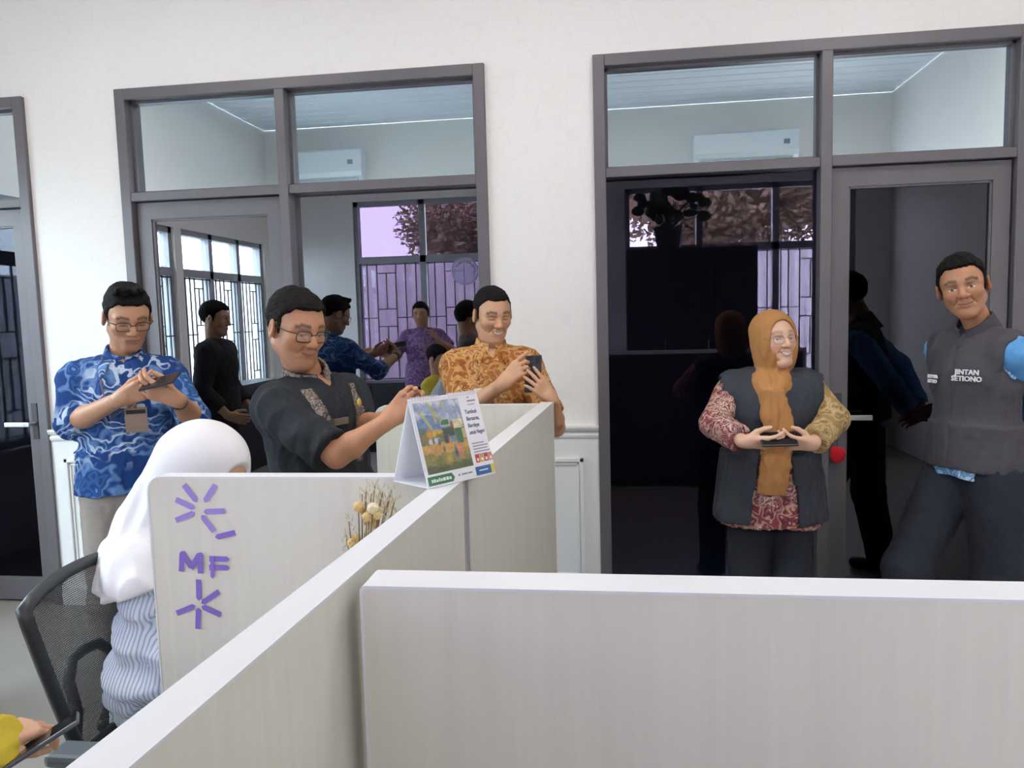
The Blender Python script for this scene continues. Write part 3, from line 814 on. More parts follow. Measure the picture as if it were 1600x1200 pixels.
def hair_field(o):
    t = o.get('hair_t', .010); top = o.get('hair_top', .012); w = o.get('w', 1.0)
    f = Field((-.11, -.13, -.12), (.11, .13, .19), .0026)
    f.ell((0, -.014, .044), (.0745 * w + t * .75, .0935 + t, .080 + top), k=0)
    f.ell((0, .020, .030), (.067 * w + t * .8, .071 + t * .8, .072 + t), k=.02)
    q = o.get('quiff', 0)
    if q:
        for i in range(9):
            x = -.045 + .011 * i
            f.cap((x * .8, .02, .115), (x + q * .012, .072 - abs(x) * .3, .122 + .012 * math.sin(i * 2.1) + q * .006), .014, .007, k=.012)
    zs = np.array([-.20, -.085, -.05, -.02, .006, .016, .030, .050, .070, .086, .112, .2]) + o.get('hairline', 0)
    ys = np.array([-.30, -.075, -.048, -.034, -.026, .022, .044, .056, .074, .090, .13, .2])
    sd = o.get('seed', 1)
    def cut(D, P):
        zz = P[2] - o.get('recede', .014) * np.exp(-((np.abs(P[0]) - .044) / .014) ** 2)
        yc = np.interp(zz, zs, ys).astype(F32) - (P[0] / .075) ** 2 * o.get('temple', .022)
        g = (P[1] - yc) * .75
        n = noise3((P[0] * 3, P[1], P[2] * 1.5), 95, sd) * .0035 + noise3((P[0] * 2, P[1], P[2]), 38, sd + 5) * .0035 * o.get('mess', 1)
        return smax(D + n * .8, g + n, .004)
    f.all(cut)
    if o.get('sideburn', 1):
        for q in (-1, 1): f.cap((q * .0705 * w, .018, .030), (q * .0690 * w, .016, -.006), .0085, .0045, k=.012)
    return f
def frame_from(yaw, pitch, roll):
    """head-local axes to person-local: yaw to the left positive, pitch down positive, roll to own right positive"""
    return np.array(Matrix.Rotation(yaw, 3, 'Z') @ Matrix.Rotation(-pitch, 3, 'X') @ Matrix.Rotation(roll, 3, 'Y'))
def hand_prims(f, wrist, fdir, pnorm, side, curl=(.5, .5, .5, .5), thumb=(.5, .3), s=1.0, spread=.10, palm_len=.088):
    """five fingered hand grown into a field. fdir: along the fingers, pnorm: out of the palm, side: +1 if the thumb is at fdir x pnorm"""
    wrist = np.array(wrist, float); fd = np.array(fdir, float); fd /= np.linalg.norm(fd)
    pn = np.array(pnorm, float); pn -= fd * (pn @ fd); pn /= np.linalg.norm(pn)
    lat = np.cross(fd, pn) * side
    off = [.030, .0105, -.0095, -.028]; ln = [.068, .076, .070, .054]; base = [.088, .092, .087, .079]; rr = [.0088, .0092, .0088, .0078]
    rot = lambda v, ax, a: v * math.cos(a) + np.cross(ax, v) * math.sin(a) + ax * (ax @ v) * (1 - math.cos(a))
    axis = np.cross(fd, pn)      # rotating fd about this axis by + moves it towards pn
    for i in range(4):
        k0 = wrist + (fd * .012 + lat * off[i] * .55) * s; k1 = wrist + (fd * base[i] * palm_len / .088 + lat * off[i]) * s
        f.cap(k0, k1, .0145 * s, .0110 * s, k=.012)
    f.cap(wrist - fd * .012 * s, wrist + fd * .02 * s, .023 * s, .024 * s, k=.015)
    for i in range(4):
        p = wrist + (fd * base[i] * palm_len / .088 + lat * off[i]) * s; d = rot(fd, np.cross(lat, fd) / 1.0, 0); d = fd + lat * spread * (1.5 - i) * .55; d /= np.linalg.norm(d)
        c = curl[i]; seg = [ln[i] * .45, ln[i] * .31, ln[i] * .26]
        for j in range(3):
            d = rot(d, axis, c * (.75, 1.0, .65)[j]); q = p + d * seg[j] * s
            f.cap(p, q, rr[i] * (1 - .10 * j) * s, rr[i] * (1 - .10 * (j + 1)) * s, k=.003); p = q
    # thumb leaves the side of the palm near its base
    t0 = wrist + (fd * .020 + lat * .016 + pn * .004) * s
    d = fd * (1 - thumb[0] * .45) + lat * (.95 - thumb[1] * .7) + pn * (.15 + thumb[1]); d /= np.linalg.norm(d)
    t1 = t0 + d * .040 * s; f.cap(t0, t1, .0165 * s, .0125 * s, k=.012)
    d2 = d + fd * .55 - lat * .35 * thumb[1]; d2 /= np.linalg.norm(d2); t2 = t1 + d2 * .032 * s; f.cap(t1, t2, .0115 * s, .0100 * s, k=.004)
    d3 = d2 + fd * .35 - lat * .15; d3 /= np.linalg.norm(d3); t3 = t2 + d3 * .024 * s; f.cap(t2, t3, .0100 * s, .0078 * s, k=.003)
    return f
class Person:
    def __init__(s, base, heading, H=1.68, lean=(0, 0), skin=SKIN, build=1.0, twist=0.0):
        s.base = Vector((base[0], base[1], 0)); s.h = heading; s.H = H; s.k = H / 1.68; s.lean = lean; s.skin = skin; s.b = build
        s.M = Matrix.Translation(s.base) @ Matrix.Rotation(heading - math.pi / 2, 4, 'Z'); s.Mi = s.M.inverted()
        s.tw = twist; s.zo = 0.0; s.pieces = []; s.kids = []
    def L(s, w): return np.array(s.Mi @ Vector(w))            # world -> own frame
    def dirL(s, v): return np.array(s.Mi.to_3x3() @ Vector(v))
    def T(s, x, y, z):
        """torso point: scaled, leaned and twisted"""
        k = s.k; t = max(0, (z - .93) / .43); a = s.tw * min(t, 1.2)
        X = x * math.cos(a) - y * math.sin(a); Y = x * math.sin(a) + y * math.cos(a)
        return np.array((X * k * s.b + s.lean[0] * t, Y * k * s.b + s.lean[1] * t, z * k - s.zo))
    def R(s, z):
        a = -s.tw * min(max(0, (z - .93) / .43), 1.2)
        return [[math.cos(a), -math.sin(a), 0], [math.sin(a), math.cos(a), 0], [0, 0, 1]]
    def torso(s, f, g, k=.05, belly=0.0, arms=True, ch=1.0):
        K = s.k * s.b
        f.ell(s.T(0, 0, .93), (.162 * K + g, .115 * K + g, .14 * K), s.R(.93), k=k)
        f.ell(s.T(0, .012 * belly, 1.07), (.150 * K + g, (.110 + .022 * belly) * K + g, .17 * K), s.R(1.07), k=k)
        f.ell(s.T(0, 0, 1.235), (.168 * K * ch + g, .116 * K * ch + g, .19 * K), s.R(1.235), k=k)
        f.cap(s.T(-.120, -.012, 1.340), s.T(.120, -.012, 1.340), .054 * K + g, k=k)
        for q in (-1, 1):
            f.cap(s.T(q * .125, -.016, 1.360), s.T(q * .050, -.024, 1.382), .030 * K + g, .030 * K + g, k=.03)
            if arms: f.ell(s.T(q * .160, -.006, 1.335), (.046 * K + g, .052 * K + g, .052 * K + g), k=.04)
        return f
    def sh(s, side): return s.T(side * .164, -.006, 1.335)
    def add_piece(s, V, Q, C=None):
        if C is None:
            C = np.repeat(np.array([s.skin], float), len(V), 0) * (1 + .04 * noise3(V.T, 50, 2))[:, None]
        s.pieces.append((V, Q, C))
    def body(s, legs=True, hip_w=.09, feet=True, seated=None):
        """trunk and legs, under the clothes"""
        k = s.k; f = Field((-.40, -.40, 0), (.40, .70, 1.5 * k + .1 - s.zo), .012)
        s.torso(f, -.012)
        for q in (-1, 1):
            hp, kn, an = s.leg(q)
            f.cap(hp, kn, .078 * k, .056 * k, k=.03).cap(kn, an, .054 * k, .038 * k, k=.03)
            f.cap(an - np.array((0, .02, .03)), an + np.array((q * .02, .14, -.045)), .032, .026, k=.02)
        V, Q = f.mesh(); s.add_piece(V, Q)
    legs = None
    def leg(s, q):
        if s.legs: return [np.array(p) for p in s.legs[q]]
        k = s.k; return np.array((q * .088 * k, 0, .88 * k)), np.array((q * .10 * k, .02, .47 * k)), np.array((q * .11 * k, -.01, .085 * k))
    def arm(s, side, elbow, wrist, hand=None, r=(.044, .040, .027), hi=.003):
        sh = s.sh(side); el = s.L(elbow); wr = s.L(wrist); k = s.k
        pts = np.array([sh, el, wr]); lo = pts.min(0) - .2; hi_ = pts.max(0) + .2
        f = Field(lo, hi_, hi)
        mid = el + (wr - el) * .3
        f.cap(sh, el, .046 * k, .037 * k, k=.02).cap(el, mid, .037 * k, .038 * k, k=.02).cap(mid, wr, .038 * k, .0255 * k, k=.02)
        if hand: hand_prims(f, wr, **hand)
        V, Q = f.mesh(); s.add_piece(V, Q)
        return sh, el, wr
    def head(s, pos, yaw, pitch, roll, o, size=1.0):
        s.hp = s.L(pos); s.hR = frame_from(yaw, pitch, roll); s.hs = size * s.k ** .5; s.ho = o
        nb = s.T(0, -.03, 1.42); nl = (s.hR.T @ (nb - s.hp)) / s.hs
        f = head_field(o, nl, o.get('neck', .047)); V, Q = f.mesh()
        C = head_colors(V, o, s.skin)
        s.add_piece(s.HW(V), Q, C)
    def HW(s, V): return (np.asarray(V) * s.hs) @ s.hR.T + s.hp
    def hair(s, o=None):
        f = hair_field(o or s.ho); V, Q = f.mesh(); s.kid('hair', s.HW(V), Q, M_HAIR, label='short black hair')
    def kid(s, name, V, Q, mat, label=None, cols=None, mesh=None):
        s.kids.append((name, np_mesh(name, V, Q, cols) if mesh is None else mesh, mat, label))
    def cloth(s, f, name, mat, label=None, folds=.003, ff=28, seed=1, stretch=(1, 1, .5), smooth=1):
        if folds:
            ff = ff * 2.3
            f.all(lambda D, P: D + folds * .9 * folds3((P[0] * stretch[0], P[1] * stretch[1], P[2] * stretch[2] + P[0] * .35), ff, seed) + folds * .4 * noise3(P, ff * 2.3, seed + 9))
        V, Q = f.mesh(); V = smooth_verts(V, Q, smooth); s.kid(name, V, Q, mat, label)
    def mbkid(s, mb, name, mat, label=None, head=False, smooth=True, world=False):
        """a part made of plain shapes, in own frame (or head frame)"""
        if head: mb.v = [tuple(p) for p in s.HW(np.array(mb.v))]
        if world: mb.v = [tuple(s.L(p)) for p in mb.v]
        me = bpy.data.meshes.new(name); me.from_pydata(mb.v, [], mb.f); me.update()
        bm = bmesh.new(); bm.from_mesh(me); bmesh.ops.recalc_face_normals(bm, faces=bm.faces); bm.to_mesh(me); bm.free()
        if smooth: me.polygons.foreach_set('use_smooth', [True] * len(me.polygons))
        s.kids.append((name, me, mat, label))
    def glasses(s, col, dz=0.0, wire=.0016, w=1.0, lens_h=.017, lens_w=.025):
        mb = MB(); ln = MB()
        for q in (-1, 1):
            c = (q * .0325 * w, .0985, .002 + dz); pts = []
            for k in range(25):
                a = 2 * math.pi * k / 24; ca, sa = math.cos(a), math.sin(a)
                x = math.copysign(abs(ca) ** .6, ca) * lens_w; z = math.copysign(abs(sa) ** .6, sa) * lens_h
                pts.append((c[0] + x, c[1] - abs(c[0] + x) * .12, c[2] + z - .002))
            mb.tube(pts, wire, 6, caps=False)
            n = len(ln.v); ln.add([c] + pts[:-1], [(0, i + 1, (i + 1) % 24 + 1) for i in range(24)])
            mb.tube([(q * (.0325 * w + lens_w), 0.0925, .010 + dz), (q * .076 * s.ho.get('w', 1), .070, .011 + dz), (q * .0765 * s.ho.get('w', 1), -.005, .012 + dz)], wire * 1.1, 6)
        mb.tube([(-.0085, .098, .006 + dz), (0, .101, .008 + dz), (.0085, .098, .006 + dz)], wire, 6)
        s.mbkid(mb, 'glasses', col, 'thin framed eyeglasses', head=True)
        s.lens = ln
        s.mbkid(ln, 'spectacle_lens', glass('lens_glass', .06, (1, 1, 1), (.93, .93, .93)), head=True, smooth=False)
    def finish(s, label, group=None):
        V = []; Q = []; C = []; n = 0
        for v, q, c in s.pieces: V.append(v); Q.append(q + n); C.append(c); n += len(v)
        me = np_mesh('person', np.concatenate(V), np.concatenate(Q), np.concatenate(C))
        root = link_mesh('person', me, M_SKIN); root.matrix_world = s.M
        tag(root, label, 'person', group)
        for name, m, mat, lb in s.kids:
            o = link_mesh(name, m, mat, root)
            if lb: o['label'] = lb
        return root
# ------------------------------------------------------------------ cloth materials
def fabric(name, col, rough=.85, noise=.10, scale=60, bump=.15, bscale=900):
    return plain(name, col, rough, noise=noise, scale=scale, bump=bump, bscale=bscale, spec=.25)
def batik(name, base, mids, light, scale=9, dist=.09, seed=0.0, stroke=.5, mask=None, ws=1.5):
    """flowing wax-print pattern: warped bands, fine strokes and pale blossoms"""
    m, N, L, B = nt(name)
    tc = N.new('ShaderNodeTexCoord'); mp = N.new('ShaderNodeMapping'); mp.inputs['Location'].default_value = (seed, seed * .7, seed * .3)
    n = N.new('ShaderNodeTexNoise'); n.inputs['Scale'].default_value = scale * .8; n.inputs['Detail'].default_value = 2
    sub = N.new('ShaderNodeVectorMath'); sub.operation = 'MULTIPLY_ADD'; sub.inputs[1].default_value = (dist * 2,) * 3
    L.new(tc.outputs['Object'], mp.inputs[0]); L.new(mp.outputs[0], n.inputs['Vector']); L.new(n.outputs['Color'], sub.inputs[0]); L.new(mp.outputs[0], sub.inputs[2])
    v = N.new('ShaderNodeTexVoronoi'); v.feature = 'SMOOTH_F1'; v.inputs['Scale'].default_value = scale; v.inputs['Smoothness'].default_value = .3
    L.new(sub.outputs[0], v.inputs['Vector'])
    r1 = ramp(N, [(0.0, light), (.12, mids[0]), (.22, base), (.34, mids[1]), (.42, base), (.55, mids[0]), (.66, base)], 'EASE')
    L.new(v.outputs['Distance'], r1.inputs[0])
    w = N.new('ShaderNodeTexWave'); w.wave_type = 'RINGS'; w.inputs['Scale'].default_value = scale * ws; w.inputs['Distortion'].default_value = 9; w.inputs['Detail'].default_value = 2; w.inputs['Detail Scale'].default_value = 1.2
    L.new(sub.outputs[0], w.inputs['Vector'])
    r2 = ramp(N, [(0, (0, 0, 0)), (.78, (0, 0, 0)), (.88, (1, 1, 1)), (1, (1, 1, 1))])
    L.new(w.outputs['Fac'], r2.inputs[0])
    n2 = N.new('ShaderNodeTexNoise'); n2.inputs['Scale'].default_value = scale * .45; L.new(mp.outputs[0], n2.inputs['Vector'])
    r3 = ramp(N, [(.45, (0, 0, 0)), (.6, (1, 1, 1))]); L.new(n2.outputs['Fac'], r3.inputs[0])
    mu = N.new('ShaderNodeMath'); mu.operation = 'MULTIPLY'; L.new(r2.outputs[0], mu.inputs[0]); L.new(r3.outputs[0], mu.inputs[1])
    mu2 = N.new('ShaderNodeMath'); mu2.operation = 'MULTIPLY'; mu2.inputs[1].default_value = stroke; L.new(mu.outputs[0], mu2.inputs[0])
    mx = N.new('ShaderNodeMixRGB'); L.new(mu2.outputs[0], mx.inputs[0]); L.new(r1.outputs[0], mx.inputs[1]); mx.inputs[2].default_value = (*light, 1)
    out = mx
    if mask:      # plain cloth with printed inserts where the mask attribute says so
        at_ = N.new('ShaderNodeVertexColor'); at_.layer_name = 'Col'
        m2 = N.new('ShaderNodeMixRGB'); L.new(at_.outputs['Color'], m2.inputs[0]); m2.inputs[1].default_value = (*mask, 1); L.new(mx.outputs[0], m2.inputs[2]); out = m2
    L.new(out.outputs[0], B.inputs['Base Color']); B.inputs['Roughness'].default_value = .85; B.inputs['Specular IOR Level'].default_value = .2
    return m
M_BBLUE = batik('blue_batik', (.014, .052, .19), ((.11, .22, .43), (.035, .11, .30)), (.50, .58, .69), 11, .10, .3, .8, ws=.75)
M_BBROWN = batik('brown_batik', (.34, .125, .035), ((.50, .28, .10), (.22, .07, .02)), (.62, .46, .25), 17, .08, 1.3, .7)
M_BBLACK = batik('black_shirt_batik_trim', (.10, .075, .065), ((.25, .20, .17), (.04, .03, .03)), (.40, .36, .33), 40, .03, .2, .8, mask=(.022, .025, .030))
M_BTRIM = batik('grey_brown_batik', (.10, .075, .065), ((.25, .20, .17), (.04, .03, .03)), (.40, .36, .33), 40, .03, .2, .8)
M_BRED = batik('red_tan_batik', (.22, .05, .06), ((.45, .30, .22), (.12, .03, .05)), (.62, .55, .48), 22, .05, 2.2, .9)
M_BTAN = batik('tan_striped_batik', (.30, .20, .08), ((.46, .34, .17), (.20, .12, .05)), (.55, .42, .22), 24, .02, .9, .5)
M_BLBLUE = batik('blue_white_batik', (.10, .28, .55), ((.40, .58, .75), (.20, .40, .62)), (.75, .82, .88), 14, .06, 3.1, .8)
M_NAVYVEST = fabric('navy_vest', (.035, .040, .052), .7); M_GREYVEST = fabric('grey_vest', (.068, .063, .074), .85)
M_NAVYTR = fabric('navy_trousers', (.022, .026, .036)); M_KHAKI = fabric('khaki_trousers', (.36, .32, .28)); M_DKTR = fabric('dark_trousers', (.02, .02, .024))
M_HIJAB = fabric('brown_scarf', (.40, .19, .065), .75, noise=.05); M_WHIJAB = fabric('white_scarf', (.70, .685, .70), .7, noise=.02)
M_SLEEVEB = fabric('light_blue_sleeve', (.10, .30, .58), .8); M_SHOE = plain('black_leather', (.015, .015, .015), .35); M_BLK = plain('black_plastic', (.012, .012, .014), .3)
M_YEL = fabric('yellow_sleeve', (.62, .47, .05))
def striped():
    m, N, L, B = nt('blue_striped_cotton'); tc = N.new('ShaderNodeTexCoord'); w = N.new('ShaderNodeTexWave'); w.wave_type = 'BANDS'; w.bands_direction = 'Y'
    w.inputs['Scale'].default_value = 36; w.inputs['Distortion'].default_value = 0
    r = ramp(N, [(.55, (.74, .78, .84)), (.8, (.34, .48, .70))]); L.new(tc.outputs['Object'], w.inputs['Vector']); L.new(w.outputs['Fac'], r.inputs[0]); L.new(r.outputs[0], B.inputs['Base Color']); B.inputs['Roughness'].default_value = .8
    return m
M_STRIPE = striped()
def collar(p, mat, r=.060, h=.058, flap=True, name='collar', label=None):
    a = p.T(0, -.024, 1.395); u = p.hp - a; u = u / np.linalg.norm(u)
    f = Field(a - np.array((.16, .16, .12)), a + np.array((.16, .20, .14)), .0035)
    def fn(P):
        x, y, z = P[0] - a[0], P[1] - a[1], P[2] - a[2]; t = x * u[0] + y * u[1] + z * u[2]
        px, py, pz = x - t * u[0], y - t * u[1], z - t * u[2]
        d = np.sqrt(px * px + py * py + pz * pz); fr = py / (d + 1e-6)
        top = h + .006 - .022 * np.clip(fr, 0, 1)
        gap = np.where(fr > 0, .014 + .30 * np.clip(top - t, 0, .1) * 0 - np.abs(px), -1)
        return np.maximum(np.maximum(np.maximum(np.abs(d - (r + .013 - .22 * t)) - .0050, -t - .03), t - top), gap)
    f.fn(fn, a - .13, a + .13, k=.003)
    if flap:
        for q in (-1, 1):
            c = p.T(q * .040, .062, 1.392); e = p.T(q * .062, .112, 1.340); n0 = p.T(q * .070, .030, 1.400); o = np.array((0, .006, .008))
            for k in range(6):
                t = k / 5; s0 = c * (1 - t) + n0 * t + o; f.cap(s0, (c * (1 - t) + n0 * t) * .35 + e * .65 + o, .0065, .0055, k=.006)
            f.cap(c + o, e + o, .0065, .0055, k=.004)
    V, Q = f.mesh(); V = smooth_verts(V, Q, 1); p.kid(name, V, Q, mat, label)
def v_neck(p, f, d=.075):
    f.cap(p.T(0, .055, 1.43), p.T(0, .125, 1.43 - d), .034, .004, k=.006, op='-')
def trousers(p, mat, label=None, r=(.098, .078, .062), top=.96, h=.008):
    k = p.k; f = Field((-.45, -.5, 0), (.45, .75, top * k + .05 - p.zo), h)
    f.ell(p.T(0, 0, .92), (.168 * k * p.b, .122 * k * p.b, .12 * k), k=0)
    for q in (-1, 1):
        hp, kn, an = p.leg(q); f.cap(hp, kn, r[0] * k, r[1] * k, k=.03); f.cone(kn, an + np.array((0, 0, -.03)), r[1] * k, r[2] * k, k=.03)
    p.cloth(f, 'trousers', mat, label, .003, 26, 4, (1, 1, .6))
    for q in (-1, 1):
        hp, kn, an = p.leg(q); g = Field(an - np.array((.1, .16, .12)), an + np.array((.12, .28, .1)), .006)
        g.cap(an + np.array((0, -.03, -.045)), an + np.array((q * .02, .15, -.052)), .042, .034, k=.02).cap(an, an + np.array((0, .02, -.04)), .042, .045, k=.02)
        g.all(lambda D, P: np.maximum(D, (an[2] - .083) - P[2]))
        p.cloth(g, 'shoe', M_SHOE, None, 0)
def shirt_field(p, hem, inflate=.014, lo=None, h=.005, belly=0, flare=.02, arms=True, ch=1.0):
    k = p.k; f = Field((-.46, -.42, hem - .03), (.46, .55, 1.50 * k - p.zo), h)
    p.torso(f, inflate, belly=belly, arms=arms, ch=ch)
    c = p.T(0, 0, .93)
    rx, ry = .166 * k * p.b + inflate + flare, .120 * k * p.b + inflate + flare + .012 * belly
    def sk(P):
        t = np.clip((1.06 * k - p.zo - P[2]) / .25, 0, 1)
        q = np.sqrt(((P[0] - c[0]) / (rx - flare * (1 - t))) ** 2 + ((P[1] - c[1]) / (ry - flare * (1 - t))) ** 2)
        return np.maximum((q - 1) * ry, P[2] - (1.06 * k - p.zo))
    f.fn(sk, (-.3, -.3, hem - .1), (.3, .3, 1.1 * k), k=.04)
    return f
def hem_cut(f, hem, wave=.006):
    f.all(lambda D, P: np.maximum(D, hem + wave * np.sin(P[0] * 19 + P[1] * 13) - P[2])); return f
def sleeve(f, sh, el, wr, upto, r0, r1, k=.03):
    """upto: 0..1 along the upper arm, 1..2 along the forearm"""
    if upto <= 1: f.cone(sh, sh + (el - sh) * upto, r0, r1, k=k)
    else:
        f.cap(sh, el, r0, r1, k=k); f.cone(el, el + (wr - el) * (upto - 1), r1, r1 * .93, k=.02)
def phone(p0, ax, ay, w, h, label, screen_on=True, back=(.02, .025, .035)):
    """smartphone: ax along its width, ay along its height, screen towards ax x ay"""
    ax = Vector(ax).normalized(); ay = Vector(ay); ay = (ay - ax * ay.dot(ax)).normalized(); n = ax.cross(ay)
    root = tag(empty('smartphone'), label, 'phone'); M = Matrix((ax, ay, n)).transposed().to_4x4(); M.translation = p0; root.matrix_world = M
    MB().box(-w / 2, w / 2, -h / 2, h / 2, -.0045, .004).build('case', plain('phone_case_%d' % int(back[2] * 1000), back, .35), root, bevel=.003)
    MB().box(-w / 2 + .003, w / 2 - .003, -h / 2 + .005, h / 2 - .005, .004, .0047).build('screen', plain('phone_screen', (.01, .01, .012), .08), root)
    MB().box(-w / 2 + .006, -w / 2 + .024, h / 2 - .036, h / 2 - .008, -.0062, -.0045).build('camera_bump', plain('camera_glass', (.03, .03, .035), .15), root, bevel=.001)
    return root
deg = math.radians
UPV = Vector((0, 0, 1)); AWAY = Vector((CF.x, CF.y, 0)).normalized(); RIGHT = Vector((CR.x, CR.y, 0)).normalized()
def wdir(p, a, b): return p.dirL(Vector(b) - Vector(a))

# ---- man in blue batik, texting
b = at(196, 620, 2.95); p = Person((b.x, b.y), deg(-62), 1.68, lean=(0, .02))
p.head(at(199, 497, 2.90), .30, .38, 0, dict(smile=.05, eye=.12, quiff=1.0, hair_t=.009, hair_top=.014, jaw=.97, seed=2, hairline=.002, neck=.047))
p.hair()
p.body()
rw, lw = at(190, 622, 2.62), at(276, 624, 2.62)
sR = p.arm(1, at(112, 662, 2.86), rw, dict(fdir=wdir(p, rw, at(240, 602, 2.58)), pnorm=p.dirL(AWAY * .8 + UPV * .35), side=1, curl=(.55, .6, .65, .7), thumb=(.3, .7)))
sL = p.arm(-1, at(302, 652, 2.86), lw, dict(fdir=wdir(p, lw, at(228, 606, 2.57)), pnorm=p.dirL(AWAY * .8 + UPV * .35), side=-1, curl=(.55, .6, .65, .7), thumb=(.3, .7)))
trousers(p, M_KHAKI, 'khaki trousers')
f = shirt_field(p, .905, .016, flare=.022); sleeve(f, *sR, 1.18, .058, .055); sleeve(f, *sL, 1.22, .058, .055); hem_cut(f, .905); v_neck(p, f); collar(p, M_BBLUE)
p.cloth(f, 'batik_shirt', M_BBLUE, 'royal blue batik shirt with pale winged motifs', .0045, 24, 3)
p.glasses(plain('dark_glasses', (.03, .018, .015), .3))
c0 = p.T(0, 0, 1.05)
bx = p.L(at(213, 655, 2.72)); 
mb = MB(); mb.box(bx[0] - .036, bx[0] + .036, bx[1] - .003, bx[1] + .003, bx[2] - .048, bx[2] + .042); p.mbkid(mb, 'id_badge', plain('badge_brown', (.24, .17, .13), .4), 'brown card badge', smooth=False)
mb = MB(); mb.box(bx[0] - .032, bx[0] + .032, bx[1] - .004, bx[1] + .004, bx[2] + .020, bx[2] + .034); p.mbkid(mb, 'badge_slot', M_BLK, None, smooth=False)
mb = MB()
for q in (-1, 1):
    mb.tube([p.T(q * .062, .03, 1.425), p.T(q * .06, .13, 1.33), p.T(q * .035, .155, 1.2), (bx[0], bx[1] - .002, bx[2] + .06)], .0028, 6)
mb.tube([(bx[0], bx[1], bx[2] + .06), (bx[0], bx[1], bx[2] + .04)], .005, 6)
p.mbkid(mb, 'lanyard', plain('brown_cord', (.20, .09, .06), .7))
def band(p, el, wr, t, r, w, mat, name):
    a = el + (wr - el) * t; u = (wr - el) / np.linalg.norm(wr - el)
    p.mbkid(MB().tube([a - u * w / 2, a - u * w / 4, a + u * w / 4, a + u * w / 2], [r * .96, r, r, r * .96], 18), name, mat)
band(p, sR[1], sR[2], .93, .0285, .004, plain('gold', (.45, .28, .10), .35, metal=.8), 'bracelet')
band(p, sL[1], sL[2], .90, .031, .022, M_BLK, 'wristwatch')
p.finish('man in blue batik shirt and glasses, typing on a phone at the left')
phone(at(250, 596, 2.56), RIGHT * .93 + UPV * .20 - AWAY * .2, AWAY * .88 + UPV * .42, .135, .066, 'black phone held in both hands by the man in blue batik')

# ---- man in black shirt, hands clasped
b = at(500, 660, 2.48); p = Person((b.x, b.y), deg(-24), 1.60, lean=(.0, -.02), build=1.06, skin=(.43, .205, .11))
p.head(at(462, 515, 2.42), -.16, .26, -.06, dict(smile=.55, eye=.3, hair_t=.010, hair_top=.012, jaw=1.08, w=1.03, beard=.22, seed=4, hairline=.006, mess=.7, neck=.052), 1.04)
p.hair(); p.body()
rw, lw = at(606, 657, 2.22), at(616, 652, 2.29)
sR = p.arm(1, at(526, 712, 2.24), rw, dict(fdir=wdir(p, rw, at(642, 622, 2.22)), pnorm=p.dirL(AWAY * .9 - UPV * .3), side=1, curl=(.75, .8, .8, .8), thumb=(.5, .7), s=.95))
sL = p.arm(-1, at(562, 668, 2.54), lw, dict(fdir=wdir(p, lw, at(654, 620, 2.27)), pnorm=p.dirL(-AWAY * .9 - UPV * .3), side=-1, curl=(.55, .6, .6, .6), thumb=(.7, .5), s=.95))
trousers(p, M_DKTR, 'dark trousers')
f = shirt_field(p, .80, .016, belly=.8, flare=.02); sleeve(f, *sR, .90, .060, .068); sleeve(f, *sL, .90, .064, .062); hem_cut(f, .80); v_neck(p, f, .05); collar(p, M_BTRIM, r=.068, h=.070, flap=False)
f.all(lambda D, P: D + .006 * folds3((P[0], P[1], P[2] * .5 + P[0] * .4), 44, 5) + .0015 * noise3(P, 52, 8))
V, Q = f.mesh(); V = smooth_verts(V, Q, 1)
k = p.k; X = (V[:, 0] - p.lean[0] * np.clip((V[:, 2] / k - .93) / .43, 0, 2)) / (k * p.b); Yv = V[:, 1]; Z = V[:, 2] / k
cen = .100 - (1.39 - Z) * .24
m = (np.abs(np.abs(X) - cen) < .020) & (Z > 1.14) & (Z < 1.395) & (Yv > .015)
m |= (np.abs(X - .06) < .07) & (Z < 1.10) & (Z > .98) & (Yv > .05)
mask = np.repeat(m[:, None].astype(float), 3, 1)
p.kid('shirt', V, Q, M_BBLACK, 'black shirt with grey brown batik bands', cols=mask)
p.glasses(M_BLK)
t0 = p.T(.040, .146, 1.285); mb = MB().box(t0[0] - .030, t0[0] + .030, t0[1] - .004, t0[1] + .006, t0[2] - .010, t0[2] + .010); p.mbkid(mb, 'name_tag', plain('bronze_tag', (.20, .18, .13), .4, metal=.4), 'bronze name tag', smooth=False)
t0 = p.T(-.055, .140, 1.335); p.mbkid(MB().sphere(t0, (.011, .006, .014), 10, 8), 'lapel_pin', plain('gold_pin', (.55, .40, .10), .35, metal=.6), 'gold oval pin')
for z in (1.36, 1.29, 1.22, 1.15): p.mbkid(MB().sphere(p.T(0, .137 if z < 1.3 else .118, z), (.006, .004, .006), 8, 6), 'button', M_BLK)
p.finish('man in black shirt and glasses with clasped hands, behind the partition')

# ---- man in brown batik, tapping a phone
b = at(768, 600, 3.32); p = Person((b.x, b.y), deg(-76), 1.66, lean=(0, .01), skin=(.52, .285, .165))
p.head(at(769, 493, 3.30), .26, .24, 0, dict(smile=.75, open=.55, eye=.10, hair_t=.005, hair_top=.005, mess=.2, jaw=1.0, seed=6, hairline=.010, neck=.049), 1.0)
p.hair(); p.body()
rw, lw = at(786, 599, 3.00), at(862, 624, 2.99)
sR = p.arm(1, at(728, 642, 3.18), rw, dict(fdir=wdir(p, rw, at(816, 570, 2.98)), pnorm=p.dirL(AWAY * .75 + RIGHT * .5 - UPV * .2), side=1, curl=(.25, .8, .95, 1.0), thumb=(.5, .6)))
sL = p.arm(-1, at(868, 668, 3.15), lw, dict(fdir=wdir(p, lw, at(834, 594, 2.955)), pnorm=p.dirL(AWAY * .9 - RIGHT * .3), side=-1, curl=(.30, .30, .32, .35), thumb=(.2, .5), spread=.25, s=.92))
trousers(p, M_DKTR, 'dark trousers')
